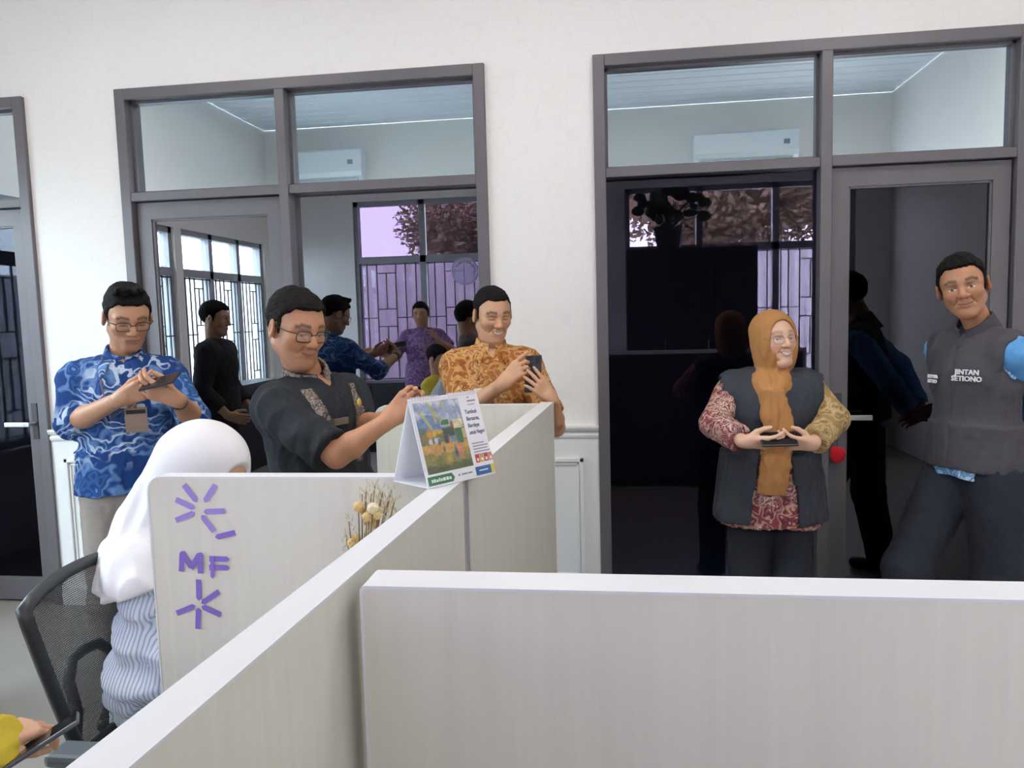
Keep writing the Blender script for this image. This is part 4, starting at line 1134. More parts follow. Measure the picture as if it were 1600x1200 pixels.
f = shirt_field(p, .80, .016, flare=.02); sleeve(f, *sR, .80, .060, .066); sleeve(f, *sL, .80, .060, .064); hem_cut(f, .80); v_neck(p, f, .09); collar(p, M_BBROWN)
p.cloth(f, 'batik_shirt', M_BBROWN, 'brown and cream floral batik shirt', .004, 24, 13)
t0 = p.T(.055, .140, 1.245); mb = MB().box(t0[0] - .032, t0[0] + .032, t0[1] - .006, t0[1] + .004, t0[2] - .008, t0[2] + .008); p.mbkid(mb, 'name_tag', plain('white_tag', (.7, .7, .68), .4), 'white name tag', smooth=False)
p.finish('man in brown batik shirt smiling at his phone by the wall')
phone(at(833, 584, 3.005), -RIGHT * .94 + AWAY * .35 - UPV * .05, UPV * .90 + RIGHT * .36 + AWAY * .15, .068, .150, 'dark phone held up by the man in brown batik')

# ---- woman in brown headscarf and navy vest
def hijab_head(p, f, t=.014, nk=.080):
    """cloth over the head, in own frame, face left open"""
    R = p.hR; hp = p.hp; s = p.hs; W = lambda *q: hp + R @ (np.array(q) * s)
    Ri = R.T
    f.ell(W(0, -.012, .042), ((.074 + t) * s, (.095 + t) * s, (.080 + t) * s), Ri.tolist(), k=0)
    f.ell(W(0, -.004, -.03), ((.080 + t * .6) * s, (.085 + t * .6) * s, .095 * s), Ri.tolist(), k=.03)
    f.cap(W(0, -.01, -.09), p.T(0, -.015, 1.38), .070 * s, nk, k=.04)
    return W, Ri
b = at(1203, 640, 3.14); p = Person((b.x, b.y), deg(-98), 1.50, lean=(0, 0), skin=(.66, .41, .29), build=1.08)
p.head(at(1209, 533, 3.11), .48, -.10, .06, dict(smile=.95, open=.8, eye=.5, brow=.5, w=1.02, jaw=1.0, ears=False, gaze=.4, lip=(.45, .14, .12), lipw=.8, neck=.047), 1.03)
p.body()
rw, lw = at(1163, 690, 2.88), at(1268, 694, 2.88)
sR = p.arm(1, at(1116, 662, 3.06), rw, dict(fdir=wdir(p, rw, at(1222, 694, 2.83)), pnorm=p.dirL(AWAY * .7 + UPV * .6), side=1, curl=(.35, .4, .45, .5), thumb=(.4, .5), s=.94))
sL = p.arm(-1, at(1303, 655, 3.04), lw, dict(fdir=wdir(p, lw, at(1216, 692, 2.83)), pnorm=p.dirL(AWAY * .7 + UPV * .6), side=-1, curl=(.45, .5, .5, .55), thumb=(.4, .5), s=.94))
trousers(p, M_NAVYTR, 'dark navy trousers', r=(.105, .085, .075))
# tunic with batik sleeves
f = shirt_field(p, .655, .016, flare=.035); hem_cut(f, .655)
p.cloth(f, 'batik_tunic', M_BRED, 'maroon and cream batik tunic', .004, 24, 23)
for side, S3, mat, lb in ((1, sR, M_BRED, 'maroon and white batik sleeve'), (-1, sL, M_BTAN, 'tan striped batik sleeve')):
    pts = np.array(S3); g = Field(pts.min(0) - .1, pts.max(0) + .1, .005); sleeve(g, *S3, 1.86, .064, .056)
    p.cloth(g, 'sleeve', mat, lb, .004, 30, 25 + side)
# open vest: outer shell with the front split
f = shirt_field(p, .672, .034, flare=.035, arms=True)
kk = p.k
def vest_cut(D, P):
    w = .040 + np.clip((1.22 * kk - P[2]) * .14, 0, .09) - .012 * np.clip((P[2] - 1.22 * kk) / .1, 0, 1)
    split = np.maximum(np.abs(P[0] + .012) - w, -P[1] + .02)
    D = smax(D, -split * .8, .01)
    for q in (-1, 1):
        sh = p.T(q * .215, -.005, 1.335); D = smax(D, -(d_cap(P, sh, sh + np.array((q * .10, 0, -.02)), .070, .085)), .008)
    nk = p.T(0, 0, 1.45); D = smax(D, -d_cap(P, nk + np.array((0, -.03, -.01)), nk + np.array((0, -.03, .12)), .062, .085), .01)
    return np.maximum(D, .672 + .004 * np.sin(P[0] * 25) - P[2])
f.all(vest_cut); p.cloth(f, 'vest', M_NAVYVEST, 'open dark navy vest', .004, 22, 27)
f = Field((-.25, -.25, .80), (.25, .30, 1.66), .004)
W, Ri = hijab_head(p, f, .013, .066)
f.ell(W(0, .040, -.004), (.078 * p.hs, .052 * p.hs, .104 * p.hs), Ri.tolist(), k=.02)
f.ell(W(.0, .090, .000), (.060 * p.hs, .078 * p.hs, .084 * p.hs), Ri.tolist(), k=.008, op='-')
# chest wrap and hanging tail
f.cap(p.T(-.03, .035, 1.36), p.T(.03, .035, 1.36), .072, k=.03)
def tail(P):
    a = p.T(0, .145, 1.33); t = np.clip((a[2] - P[2]) / .45, 0, 1)
    w = .042 + .014 * np.sin(t * 3.1)
    return np.maximum(np.maximum(np.sqrt(((P[0] + .012 + .012 * np.sin(t * 5)) / w) ** 2 + ((P[1] - a[1] - .010 - .012 * np.sin(t * 3)) / .020) ** 2) * .02 - .02, P[2] - a[2] - .03), a[2] - .50 - P[2] + np.abs(P[0]) * 1.2)
f.fn(tail, (-.12, .05, .80), (.12, .26, 1.32), k=.02)
f.cap(p.T(-.030, .085, 1.37), p.T(.012, .140, 1.26), .040, .030, k=.03); f.cap(p.T(.030, .085, 1.37), p.T(-.012, .140, 1.26), .040, .030, k=.03)
f.all(lambda D, P: D + .0035 * folds3((P[0] * 1.4, P[1], P[2] * .4 + P[0] * .3), 62, 31) * np.clip((1.50 - P[2]) / .12, .2, 1))
V, Q = f.mesh(); V = smooth_verts(V, Q, 3); p.kid('headscarf', V, Q, M_HIJAB, 'golden brown headscarf')
p.glasses(plain('thin_gold_wire', (.30, .22, .16), .35, metal=.7), wire=.0009, lens_h=.016, lens_w=.023)
p.finish('smiling woman in golden brown headscarf and navy vest holding a phone')
phone(at(1216, 686, 2.835), RIGHT, AWAY * .7 + UPV * .6, .135, .068, 'dark brown phone in the hands of the woman in the brown headscarf', back=(.05, .025, .022))

# ---- man in grey vest at the right edge
b = at(1526, 640, 2.92); p = Person((b.x, b.y), deg(-154), 1.70, lean=(0, .015), skin=(.42, .20, .105), build=.87)
p.legs = {1: [(.088, 0, .89), (.12, .20, .49), (.14, .16, .085)], -1: [(-.088, 0, .89), (-.10, -.02, .47), (-.11, -.10, .085)]}
p.head(at(1505, 450, 2.86), .68, .06, .20, dict(smile=.6, eye=.75, hair_t=.009, hair_top=.012, jaw=.96, gaze=.3, beard=.15, seed=9, hairline=.006, neck=.046), 1.0)
p.hair(); p.body()
sR = p.arm(1, at(1506, 630, 3.16), at(1550, 690, 3.16), dict(fdir=p.dirL(RIGHT), pnorm=p.dirL(AWAY), side=1, curl=(.6,) * 4))
sL = p.arm(-1, at(1628, 612, 2.84), at(1618, 705, 3.02), dict(fdir=p.dirL(-RIGHT - UPV * .4), pnorm=p.dirL(AWAY), side=-1, curl=(.6,) * 4))
trousers(p, M_NAVYTR, 'dark navy trousers', r=(.105, .088, .075))
f = shirt_field(p, .875, .012, flare=.012); hem_cut(f, .875)
p.cloth(f, 'batik_shirt', M_BLBLUE, 'light blue batik shirt', .003, 24, 33)
for side, S3 in ((1, sR), (-1, sL)):
    pts = np.array(S3); g = Field(pts.min(0) - .1, pts.max(0) + .1, .005); sleeve(g, *S3, 1.8, .070, .055)
    p.cloth(g, 'sleeve', M_SLEEVEB, 'light blue sleeve', .005, 26, 35 + side)
f = shirt_field(p, .915, .028, flare=.014)
def v2(D, P):
    for q in (-1, 1):
        sh = p.T(q * .222, -.0, 1.325); D = smax(D, -(d_cap(P, sh, sh + np.array((q * .10, .01, -.10)), .072, .12)), .008)
    zip_ = np.maximum(np.abs(P[0] - p.lean[0]) - .0035, -P[1] + .05); D = smax(D, -np.maximum(zip_, -(D + .006)), .002)
    return np.maximum(D, .915 + .012 * np.cos(P[0] * 9) - .012 - P[2])
f.all(v2); collar(p, M_GREYVEST, r=.066, h=.072, flap=False)
p.cloth(f, 'vest', M_GREYVEST, 'dark grey zipped vest', .004, 22, 37, smooth=3)
# embroidered lettering on the vest
M_THREAD = plain('white_thread', (.72, .72, .76), .8)
def chest_text(p, txt, x, z, size, y, tilt=0, xs=1.0):
    c = p.T(x, y, z); M = Matrix.Translation(c) @ Matrix.Rotation(tilt, 4, 'Z') @ Matrix.Rotation(math.pi, 4, 'Z') @ Matrix.Rotation(math.pi / 2, 4, 'X') @ Matrix.Rotation(0, 4, 'Z')
    cu = bpy.data.curves.new('t', 'FONT'); cu.body = txt; cu.size = size; cu.extrude = .002; cu.offset = .0006; cu.align_x = 'CENTER'; cu.resolution_u = 2
    o = bpy.data.objects.new('t', cu); COL.objects.link(o)
    me = bpy.data.meshes.new_from_object(o.evaluated_get(bpy.context.evaluated_depsgraph_get())); bpy.data.objects.remove(o); bpy.data.curves.remove(cu)
    me.transform(M @ Matrix.Diagonal((xs, 1, 1, 1))); p.kids.append(('embroidery', me, M_THREAD, None))
chest_text(p, 'JINTAN', -.088, 1.262, .026, .152, .22); chest_text(p, 'SETIONO', -.088, 1.238, .026, .155, .22)
chest_text(p, 'SIDNA', .075, 1.240, .018, .160, -.15); chest_text(p, 'SETIO', .075, 1.222, .018, .162, -.15)
p.finish('man in dark grey vest with white lettering leaning in at the right edge')
# ---- seated woman in white headscarf
hp = at(331, 738, 2.03)
p = Person((hp.x - .155, hp.y + .015), deg(-10), 1.56, lean=(0, .09), skin=(.55, .31, .20)); p.zo = .335
p.legs = {q: [(q * .085, .02, .52), (q * .10, .40, .50), (q * .10, .38, .085)] for q in (-1, 1)}
p.head(hp, -.12, .42, 0, dict(smile=.1, eye=.15, brow=.6, ears=False, neck=.045), 1.0)
p.body()
sR = p.arm(1, at(212, 1066, 1.90), (-.86, -1.98, .79), dict(fdir=p.dirL((1, .1, 0)), pnorm=p.dirL((0, .3, -1)), side=1, curl=(.2,) * 4, s=.92))
sL = p.arm(-1, (-1.10, -1.62, .80), (-.84, -1.70, .79), dict(fdir=p.dirL((1, -.1, 0)), pnorm=p.dirL((0, 0, -1)), side=-1, curl=(.2,) * 4, s=.92))
f = Field((-.4, -.3, .05), (.4, .7, .72), .008)
for q in (-1, 1):
    h_, k_, a_ = p.leg(q); f.cap(h_, k_, .10, .085, k=.04).cone(k_, a_ + np.array((0, 0, -.02)), .085, .075, k=.03)
f.ell((0, .0, .55), (.17, .15, .12), k=.04)
p.cloth(f, 'trousers', fabric('white_trousers', (.76, .76, .78)), 'white trousers', .004, 24, 41)
f = shirt_field(p, .46, .016, flare=.02); hem_cut(f, .46); p.cloth(f, 'striped_shirt', M_STRIPE, 'white shirt with thin blue stripes', .004, 24, 43)
for side, S3 in ((1, sR), (-1, sL)):
    pts = np.array(S3); g = Field(pts.min(0) - .12, pts.max(0) + .12, .005); sleeve(g, *S3, 1.75, .054, .068)
    g.all(lambda D, P: D + .008 * np.sin(P[2] * 62 + P[1] * 30 + 2 * np.sin(P[0] * 22 + P[2] * 9)))
    p.cloth(g, 'sleeve', M_STRIPE, 'wrinkled blue striped sleeve', .005, 26, 45 + side)
f = Field((-.36, -.36, .60), (.36, .30, 1.34), .005)
W, Ri = hijab_head(p, f, .013)
f.ell(W(0, .100, -.004), (.056 * p.hs, .070 * p.hs, .074 * p.hs), Ri.tolist(), k=.012, op='-')
f.cap(W(0, -.04, -.03), p.T(0, -.05, 1.30), .102, .155, k=.07); f.ell(p.T(0, -.07, 1.36), (.15, .12, .10), k=.06); f.cap(W(0, -.07, -.01), p.T(0, -.15, 1.34), .095, .120, k=.07)
f.cap(p.T(-.14, -.01, 1.315), p.T(.14, -.01, 1.315), .085, k=.06)
for q in (-1, 1): f.cap(p.T(q * .16, -.01, 1.31), p.T(q * .20, -.03, 1.06), .088, .105, k=.06)
f.cap(p.T(-.06, -.09, 1.30), p.T(-.06, -.15, 1.02), .10, .10, k=.06); f.cap(p.T(.08, -.09, 1.30), p.T(.10, -.15, 1.02), .10, .10, k=.06)
f.cap(p.T(0, .05, 1.33), p.T(0, .13, 1.14), .10, .09, k=.06)
bz = .845
f.all(lambda D, P: smax(D + .010 * folds3((P[0], P[1] * .8, P[2] * .25), 30, 51) * np.clip((1.18 - P[2]) / .12, .12, 1), (bz + .03 * np.sin(P[0] * 11) + .22 * np.clip(P[1], -.1, .2) - P[2]) * .9, .006))
V, Q = f.mesh(); V = smooth_verts(V, Q, 2); p.kid('headscarf', V, Q, M_WHIJAB, 'long white headscarf')
p.finish('seated woman in long white headscarf and striped shirt, bent over her desk')

# ---- mesh office chair under her
M_CHF = plain('chair_frame_black', (.018, .02, .024), .42)
def weave():
    m = bpy.data.materials.new('chair_mesh'); m.use_nodes = True; N = m.node_tree.nodes; L = m.node_tree.links; N.clear()
    tc = N.new('ShaderNodeTexCoord'); out = N.new('ShaderNodeOutputMaterial'); mix = N.new('ShaderNodeMixShader'); t = N.new('ShaderNodeBsdfTransparent'); d = N.new('ShaderNodeBsdfDiffuse'); d.inputs[0].default_value = (.07, .07, .075, 1)
    ck = []
    for ax in ('Y', 'Z'):
        w = N.new('ShaderNodeTexWave'); w.bands_direction = ax; w.inputs['Scale'].default_value = 62; L.new(tc.outputs['Object'], w.inputs['Vector']); ck.append(w)
    mx = N.new('ShaderNodeMath'); mx.operation = 'MAXIMUM'; L.new(ck[0].outputs['Fac'], mx.inputs[0]); L.new(ck[1].outputs['Fac'], mx.inputs[1])
    r = ramp(N, [(.45, (.30,) * 3), (.65, (.95,) * 3)]); L.new(mx.outputs[0], r.inputs[0])
    L.new(r.outputs[0], mix.inputs[0]); L.new(t.outputs[0], mix.inputs[1]); L.new(d.outputs[0], mix.inputs[2]); L.new(mix.outputs[0], out.inputs[0]); return m
ch = tag(empty('office_chair', (-1.055, -2.03, 0)), 'black mesh backed office chair under the woman in white', 'chair')
def bk(y, z):      # point of the curved back
    t = (z - .5) / .41; return (-.205 - .055 * t - .05 * (1 - (y / .24) ** 2) * .8, y, z)
def half(t):       # half width of the back at height parameter t
    return .115 + .115 * t ** .8
loop = []
for k in range(15): t = k / 14; loop.append(bk(half(t), .50 + .41 * t))
for k in range(1, 10):
    s = 1 - 2 * k / 10; loop.append(bk(half(1) * s, .91 + .025 * (1 - s * s)))
for k in range(14, -1, -1): t = k / 14; loop.append(bk(-half(t), .50 + .41 * t))
for k in range(1, 6):
    s = -1 + 2 * k / 6; loop.append(bk(half(0) * s, .50))
loop.append(loop[0]); loop.append(loop[1])
MB().tube(loop, .0165, 10).build('back_frame', M_CHF, ch, smooth=True)
V = []; F = []
for i in range(15):
    t = i / 14
    for j in range(13):
        s = -1 + 2 * j / 12; x, y, z = bk(half(t) * s, .50 + .41 * t + (.03 * (1 - s * s) if i == 14 else .0)); V.append((x, y, z))
for i in range(14):
    for j in range(12): F.append((i * 13 + j, i * 13 + j + 1, i * 13 + 14 + j, i * 13 + 13 + j))
MB().add(V, F).build('mesh_back', weave(), ch, smooth=True)
MB().tube([(-.20, -.09, .42), (-.275, -.09, .52), (-.262, -.092, .60), (-.285, -.085, .67), (-.30, -.05, .71), (-.305, .0, .715), (-.30, .05, .71), (-.285, .085, .67), (-.262, .092, .60), (-.275, .09, .52), (-.20, .09, .42)], .014, 8).build('lumbar_support', M_CHF, ch, smooth=True)
g = Field((-.30, -.30, .36), (.30, .30, .52), .01); g.ell((0, 0, .43), (.25, .24, .045), k=0); V, Q = g.mesh(); link_mesh('seat', np_mesh('seat', V, Q), fabric('seat_fabric', (.03, .03, .035)), ch)
for sy in (-1, 1):
    MB().tube([(-.02, sy * .20, .40), (-.02, sy * .275, .42), (-.03, sy * .285, .60)], .018, 8).build('arm_support', M_CHF, ch, smooth=True)
    MB().box(-.17, .09, sy * .285 - .035, sy * .285 + .035, .60, .628).build('armrest', plain('armrest_grey', (.10, .115, .13), .4), ch, bevel=.011)
MB().tube([(0, 0, .12), (0, 0, .40)], .028, 12).build('gas_stem', plain('chrome', (.5, .5, .52), .2, metal=.9), ch)
for k in range(5):
    a = 2 * math.pi * k / 5 + .3; e = Vector((math.cos(a) * .29, math.sin(a) * .29, .075)); leg = MB().tube([(0, 0, .13), e * .5 + Vector((0, 0, .07)), e], [.026, .022, .017], 8).build('base_leg', M_CHF, ch)
    MB().tube([e + Vector((-math.sin(a) * .022, math.cos(a) * .022, -.045)), e + Vector((math.sin(a) * .022, -math.cos(a) * .022, -.045))], .028, 12).build('caster', M_BLK, leg)

# ---- colleague in yellow at the lower left edge, only a hand in view
wr = at(-26, 1168, 1.36); p = Person((-1.62, -2.88), deg(20), 1.60, lean=(0, .05), skin=(.55, .31, .20)); p.zo = .35
p.legs = {q: [(q * .085, .02, .50), (q * .10, .38, .49), (q * .10, .36, .085)] for q in (-1, 1)}
p.head((-1.58, -2.86, 1.16), 0, .3, 0, dict(smile=.2, eye=.2, hair_t=.014), 1.0); p.hair(); p.body()
sL = p.arm(-1, (-1.50, -2.62, .68), wr, dict(fdir=wdir(p, wr, at(45, 1136, 1.42)), pnorm=p.dirL(RIGHT * .3 - UPV * .6 + AWAY * .6), side=-1, curl=(.7, .75, .75, .75), thumb=(.3, .4), s=.88))
wr2 = Vector((-1.25, -2.72, .74))
sR = p.arm(1, (-1.36, -2.84, .70), wr2, dict(fdir=p.dirL((1, .3, 0)), pnorm=p.dirL(-AWAY * .5 + UPV * .5), side=1, curl=(.9,) * 4, s=.85))
trousers(p, M_DKTR, None, r=(.095, .08, .07), top=.7)
f = shirt_field(p, .48, .016, flare=.02); sleeve(f, *sR, 1.97, .064, .046); hem_cut(f, .48); p.cloth(f, 'yellow_shirt', M_YEL, 'yellow shirt', .004, 26, 61)
pts = np.array(sL); g = Field(pts.min(0) - .12, pts.max(0) + .12, .004); sleeve(g, *sL, 2.12, .062, .046); p.cloth(g, 'sleeve', M_YEL, 'yellow sleeve', .004, 26, 63)
p.finish('person in yellow holding a phone, cut off by the lower left corner')
a, b_ = at(0, 1196, 1.36), at(112, 1124, 1.42)
vd = ((a + b_) / 2 - CPOS).normalized()
phone((a + b_) / 2 - UPV * .004, (b_ - a), vd + UPV * .22, .150, .072, 'dark phone held edge on at the lower left corner', back=(.06, .06, .075))
st = tag(empty('office_stool', (-1.62, -2.88, 0)), 'dark round stool under the person in yellow', 'stool')
MB().tube([(0, 0, .36), (0, 0, .37), (0, 0, .395), (0, 0, .40)], [.16, .18, .18, .16], 20).build('seat', M_CHF, st)
for k in range(4):
    a_ = math.pi / 4 + k * math.pi / 2; MB().tube([(math.cos(a_) * .12, math.sin(a_) * .12, .37), (math.cos(a_) * .19, math.sin(a_) * .19, 0)], .013, 8).build('leg', M_CHF, st)

# ---- two more colleagues outside the frame whose mirror images show in the glass
p = Person((-2.80, -1.24), deg(-5), 1.68, lean=(0, .02), skin=(.40, .20, .11))
p.head((-2.78, -1.24, 1.565), 0, .15, 0, dict(smile=.2, eye=.6, hair_t=.012), 1.0); p.hair(); p.body()
e1 = p.M @ Vector((.24, 0, 1.08)); w1 = p.M @ Vector((.20, .16, .90)); e2 = p.M @ Vector((-.24, 0, 1.08)); w2 = p.M @ Vector((-.20, .16, .90))
sR = p.arm(1, e1, w1, dict(fdir=(-.4, .8, -.3), pnorm=(-1, 0, 0), side=1, curl=(.4,) * 4)); sL = p.arm(-1, e2, w2, dict(fdir=(.4, .8, -.3), pnorm=(1, 0, 0), side=-1, curl=(.4,) * 4))
trousers(p, M_DKTR); f = shirt_field(p, .82, .018, flare=.02, h=.006); sleeve(f, *sR, 1.7, .07, .06); sleeve(f, *sL, 1.7, .07, .06); hem_cut(f, .82); p.cloth(f, 'jacket', fabric('black_jacket', (.012, .013, .016)), 'black jacket', .004, 24, 71)
p.finish('person in black jacket, seen only as a dark mirror image in the door glass')
M_PBAT = batik('purple_batik', (.16, .08, .20), ((.30, .18, .36), (.10, .05, .13)), (.45, .34, .50), 12, .08, 4.1, .6)
p = Person((-1.92, -3.72), deg(86), 1.68, lean=(0, 0), skin=(.42, .22, .13))
p.head((-1.93, -3.69, 1.565), 0, .1, 0, dict(smile=.3, eye=.6, hair_t=.010), 1.0); p.hair(); p.body()
e1 = p.M @ Vector((.30, .06, 1.20)); w1 = p.M @ Vector((.20, .26, 1.30)); e2 = p.M @ Vector((-.30, .08, 1.16)); w2 = p.M @ Vector((-.52, .16, 1.22))
sR = p.arm(1, e1, w1, dict(fdir=(-.3, .5, .6), pnorm=(-1, 0, 0), side=1, curl=(.4,) * 4)); sL = p.arm(-1, e2, w2, dict(fdir=(-.8, .3, .1), pnorm=(0, 0, -1), side=-1, curl=(.2,) * 4))
trousers(p, M_DKTR); f = shirt_field(p, .84, .018, flare=.02, h=.006); sleeve(f, *sR, .8, .07, .066); sleeve(f, *sL, .8, .07, .066); hem_cut(f, .84); p.cloth(f, 'batik_shirt', M_PBAT, 'purple batik shirt', .004, 24, 73)
p.finish('person in purple batik, seen only as a mirror image in the middle glass')

# ---- desk calendar on the partition
A = Vector((-.368, -2.297, PH + .0012)); Bp = Vector((-.256, -2.145, PH + .0012)); e = (Bp - A).normalized(); n = Vector((e.y, -e.x, 0)); CW = (Bp - A).length; CH = .176; CB = .055; CDp = .115
cal = tag(empty('desk_calendar', A), 'white easel desk calendar with a village painting on its page', 'calendar')
slope = (Vector((0, 0, CH)) - n * CB); CS = slope.length; sv = slope.normalized(); fn = e.cross(sv)     # face normal towards the viewer
if fn.dot(n) < 0: fn = -fn
def CM(u, v, off=0.0):          # print plane: u along the page, v up the page
    M = Matrix((e, sv, fn)).transposed().to_4x4(); M.translation = e * u + sv * v + fn * off; return M
def pq(name, mat, u0, u1, v0, v1, off, t=.0004, parent=None, poly=None):
    poly = poly or [(u0, v0), (u1, v0), (u1, v1), (u0, v1)]
    return MB().prism(poly, 'z', 0, t).xf(CM(0, 0, off)).build(name, mat, parent or cal)
M_CARD = plain('white_card', (.80, .80, .83), .5); M_PAPER = plain('page_paper', (.70, .68, .69), .45)
th = .002
MB().prism([(0, 0), (CW, 0), (CW, CS), (0, CS)], 'z', -th, 0).xf(CM(0, 0, -.001)).build('front_board', M_CARD, cal)
sb = (Vector((0, 0, CH)) + n * (CDp - CB)); 
Mb = Matrix((e, sb.normalized(), e.cross(sb.normalized()))).transposed().to_4x4(); Mb.translation = -n * CDp
MB().prism([(0, 0), (CW, 0), (CW, sb.length), (0, sb.length)], 'z', 0, th).xf(Mb).build('back_board', M_CARD, cal)
Mf = Matrix((e, n, Vector((0, 0, 1)))).transposed().to_4x4(); MB().box(0, CW, -CDp, -.002, 0, th).xf(Mf).build('base_board', M_CARD, cal)
pg = pq('page', M_PAPER, .001, CW - .001, .003, CS - .002, .0, .0012)
# wire binding
wb = MB()
for k in range(26):
    if 11 <= k <= 13: continue
    u = .008 + (CW - .016) * k / 25; c = CM(u, CS - .003, .0).translation; pts = []
    for j in range(11):
        a = -.6 + 4.4 * j / 10; pts.append(c + fn * (math.cos(a) * .005 - .001) + sv * (math.sin(a) * .0055))
    wb.tube(pts, .0007, 5)
wo = wb.build('wire_binding', plain('white_wire', (.55, .55, .6), .4), cal); wo['kind'] = 'stuff'
# painting, painted cell by cell
aw, ah = CW * .655, CS * .80; u0, v0 = .006, CS * .145; GX, GY = 70, 84
gx, gy = np.meshgrid(np.linspace(0, 1, GX), np.linspace(0, 1, GY), indexing='ij'); rs = np.random.RandomState(5)
nz = noise3((gx, gy, gx * 0), 17, 5); nz2 = noise3((gx, gy, gx * 0), 46, 8)
C = np.zeros((GX, GY, 3)); 
def fill(m, c, a=1.0):
    m = (m * a)[..., None]; C[:] = C * (1 - m) + np.array(c) * m
fill(gx > -1, (.26, .30, .40)); fill(np.clip(nz * 2, 0, 1) * (gy > .7), (.50, .50, .55)); 
fill((gy < .74 + .06 * np.sin(gx * 6) + .03 * nz) * 1.0, (.13, .20, .34)); fill((gy < .60 + .05 * np.sin(gx * 9 + 1)) * 1.0, (.11, .15, .15))
fill((gy < .56 + .03 * nz) * 1.0, (.17, .15, .07)); fill(((gy > .48) & (gy < .68) & (gx > .62) & (gx + gy * .4 < 1.2)) * 1.0, (.22, .10, .06))
fill((gy < .40 + .02 * nz) * 1.0, (.44, .26, .09)); fill(((gy < .24 + .05 * nz + .10 * (gx - .5) ** 2)) * 1.0, (.22, .19, .07)); fill((gy < .10 + .04 * nz2) * 1.0, (.10, .11, .06))
def rect(x0, x1, y0, y1, c, sk=0.0): fill(((gx + sk * gy > x0) & (gx + sk * gy < x1) & (gy > y0) & (gy < y1)) * 1.0, c)
rect(.48, .70, .62, .74, (.30, .36, .28)); rect(.50, .68, .64, .72, (.06, .13, .07)); rect(.76, .98, .57, .70, (.55, .47, .28)); rect(.50, .74, .38, .60, (.05, .08, .06)); rect(.62, .74, .38, .48, (.10, .20, .30))
rect(.78, .92, .36, .57, (.05, .13, .08)); rect(.92, 1, .42, .56, (.45, .36, .15)); rect(.16, .40, .40, .48, (.42, .43, .44)); rect(.24, .28, .40, .50, (.10, .10, .14)); rect(.36, .40, .38, .46, (.08, .12, .25))
for cx, cy, rx, ry, c in ((.22, .54, .07, .07, (.50, .24, .04)), (.32, .55, .05, .05, (.55, .38, .05)), (.42, .56, .08, .03, (.58, .32, .04)), (.45, .30, .02, .05, (.06, .10, .05)), (.70, .24, .04, .09, (.07, .09, .16)), (.80, .25, .06, .10, (.55, .20, .12)), (.62, .40, .03, .08, (.40, .17, .09)), (.92, .28, .05, .07, (.38, .30, .05)), (.30, .15, .08, .05, (.12, .16, .05)), (.52, .16, .06, .08, (.35, .27, .07))):
    fill(np.clip(1.4 - np.sqrt(((gx - cx) / rx) ** 2 + ((gy - cy) / ry) ** 2), 0, 1), c)
for x0, y0, x1, y1 in ((.30, .98, .52, .72), (.12, .86, .28, .62), (.60, .99, .62, .90), (.38, .80, .40, .70)):
    t = np.clip(((gx - x0) * (x1 - x0) + (gy - y0) * (y1 - y0)) / ((x1 - x0) ** 2 + (y1 - y0) ** 2), 0, 1); d = np.hypot(gx - x0 - t * (x1 - x0), gy - y0 - t * (y1 - y0)); fill(np.clip(1.6 - d / .022, 0, 1), (.40, .36, .13))
C *= (1 + .22 * nz2 + .12 * rs.normal(size=nz.shape))[..., None]; C = np.clip(C, 0, 1)
V = np.stack([u0 + gx * aw, v0 + gy * ah, gx * 0 + .0016], -1).reshape(-1, 3); idx = np.arange(GX * GY).reshape(GX, GY)
Q = np.stack([idx[:-1, :-1], idx[1:, :-1], idx[1:, 1:], idx[:-1, 1:]], -1).reshape(-1, 4)
me = np_mesh('printed_picture', V, Q, C.reshape(-1, 3)); me.transform(CM(0, 0, 0))
pm, N, L, B = nt('printed_ink'); vc = N.new('ShaderNodeVertexColor'); vc.layer_name = 'Col'; L.new(vc.outputs[0], B.inputs['Base Color']); B.inputs['Roughness'].default_value = .4
link_mesh('printed_picture', me, pm, pg, smooth=False)
M_INK = plain('navy_ink', (.05, .05, .14), .5); M_INKG = plain('grey_ink', (.22, .22, .28), .5)
tx = u0 + aw + .010
for i, t in enumerate(('Tumbuh', 'Bersama,', 'Berdaya', 'untuk Negeri')):
    text_mesh(t, .0125, M_INK, pg, CM(tx, CS * .745 - i * .0150, .0013), shear=.15, xs=.66 if i == 3 else .82, bold=.0002)
for i, w_ in enumerate((.034, .044, .040, .046, .036)): pq('text_line', M_INKG, tx, tx + w_, CS * .385 - i * .0062, CS * .385 - i * .0062 + .0022, .0013, parent=pg)
for i, w_ in enumerate((.024, .020)): pq('text_line', M_INKG, tx + .014, tx + .014 + w_, CS * .885 - i * .007, CS * .885 - i * .007 + (.0035, .0016)[i], .0013, parent=pg)
pq('logo_mark', M_INKG, tx + .016, tx + .021, CS * .93, CS * .945, .0013, parent=pg)
for i, c in enumerate(((.50, .05, .05), (.55, .28, .10), (.42, .07, .05), (.48, .22, .14))):
    ic = pq('printed_icon', plain('icon_ink_%d' % i, c, .5), tx + i * .0125, tx + i * .0125 + .0112, CS * .165, CS * .165 + .0175, .0013, parent=pg)
    pq('icon_figure', plain('icon_white', (.75, .68, .62), .5), tx + i * .0125 + .003, tx + i * .0125 + .0082, CS * .165 + .003, CS * .165 + .009, .0018, parent=pg)
pq('green_banner', plain('green_ink', (.04, .16, .07), .5), 0, 0, 0, 0, .0013, parent=pg, poly=[(.002, .004), (.066, .004), (.072, .012), (.066, .022), (.002, .022)])
rb = random.Random(3); x = .010
while x < .060:
    w_ = rb.uniform(.003, .007); pq('banner_letter', plain('banner_white', (.62, .68, .62), .5), x, x + w_, .0095, .0095 + rb.uniform(.005, .008), .0018, parent=pg); x += w_ + .0018
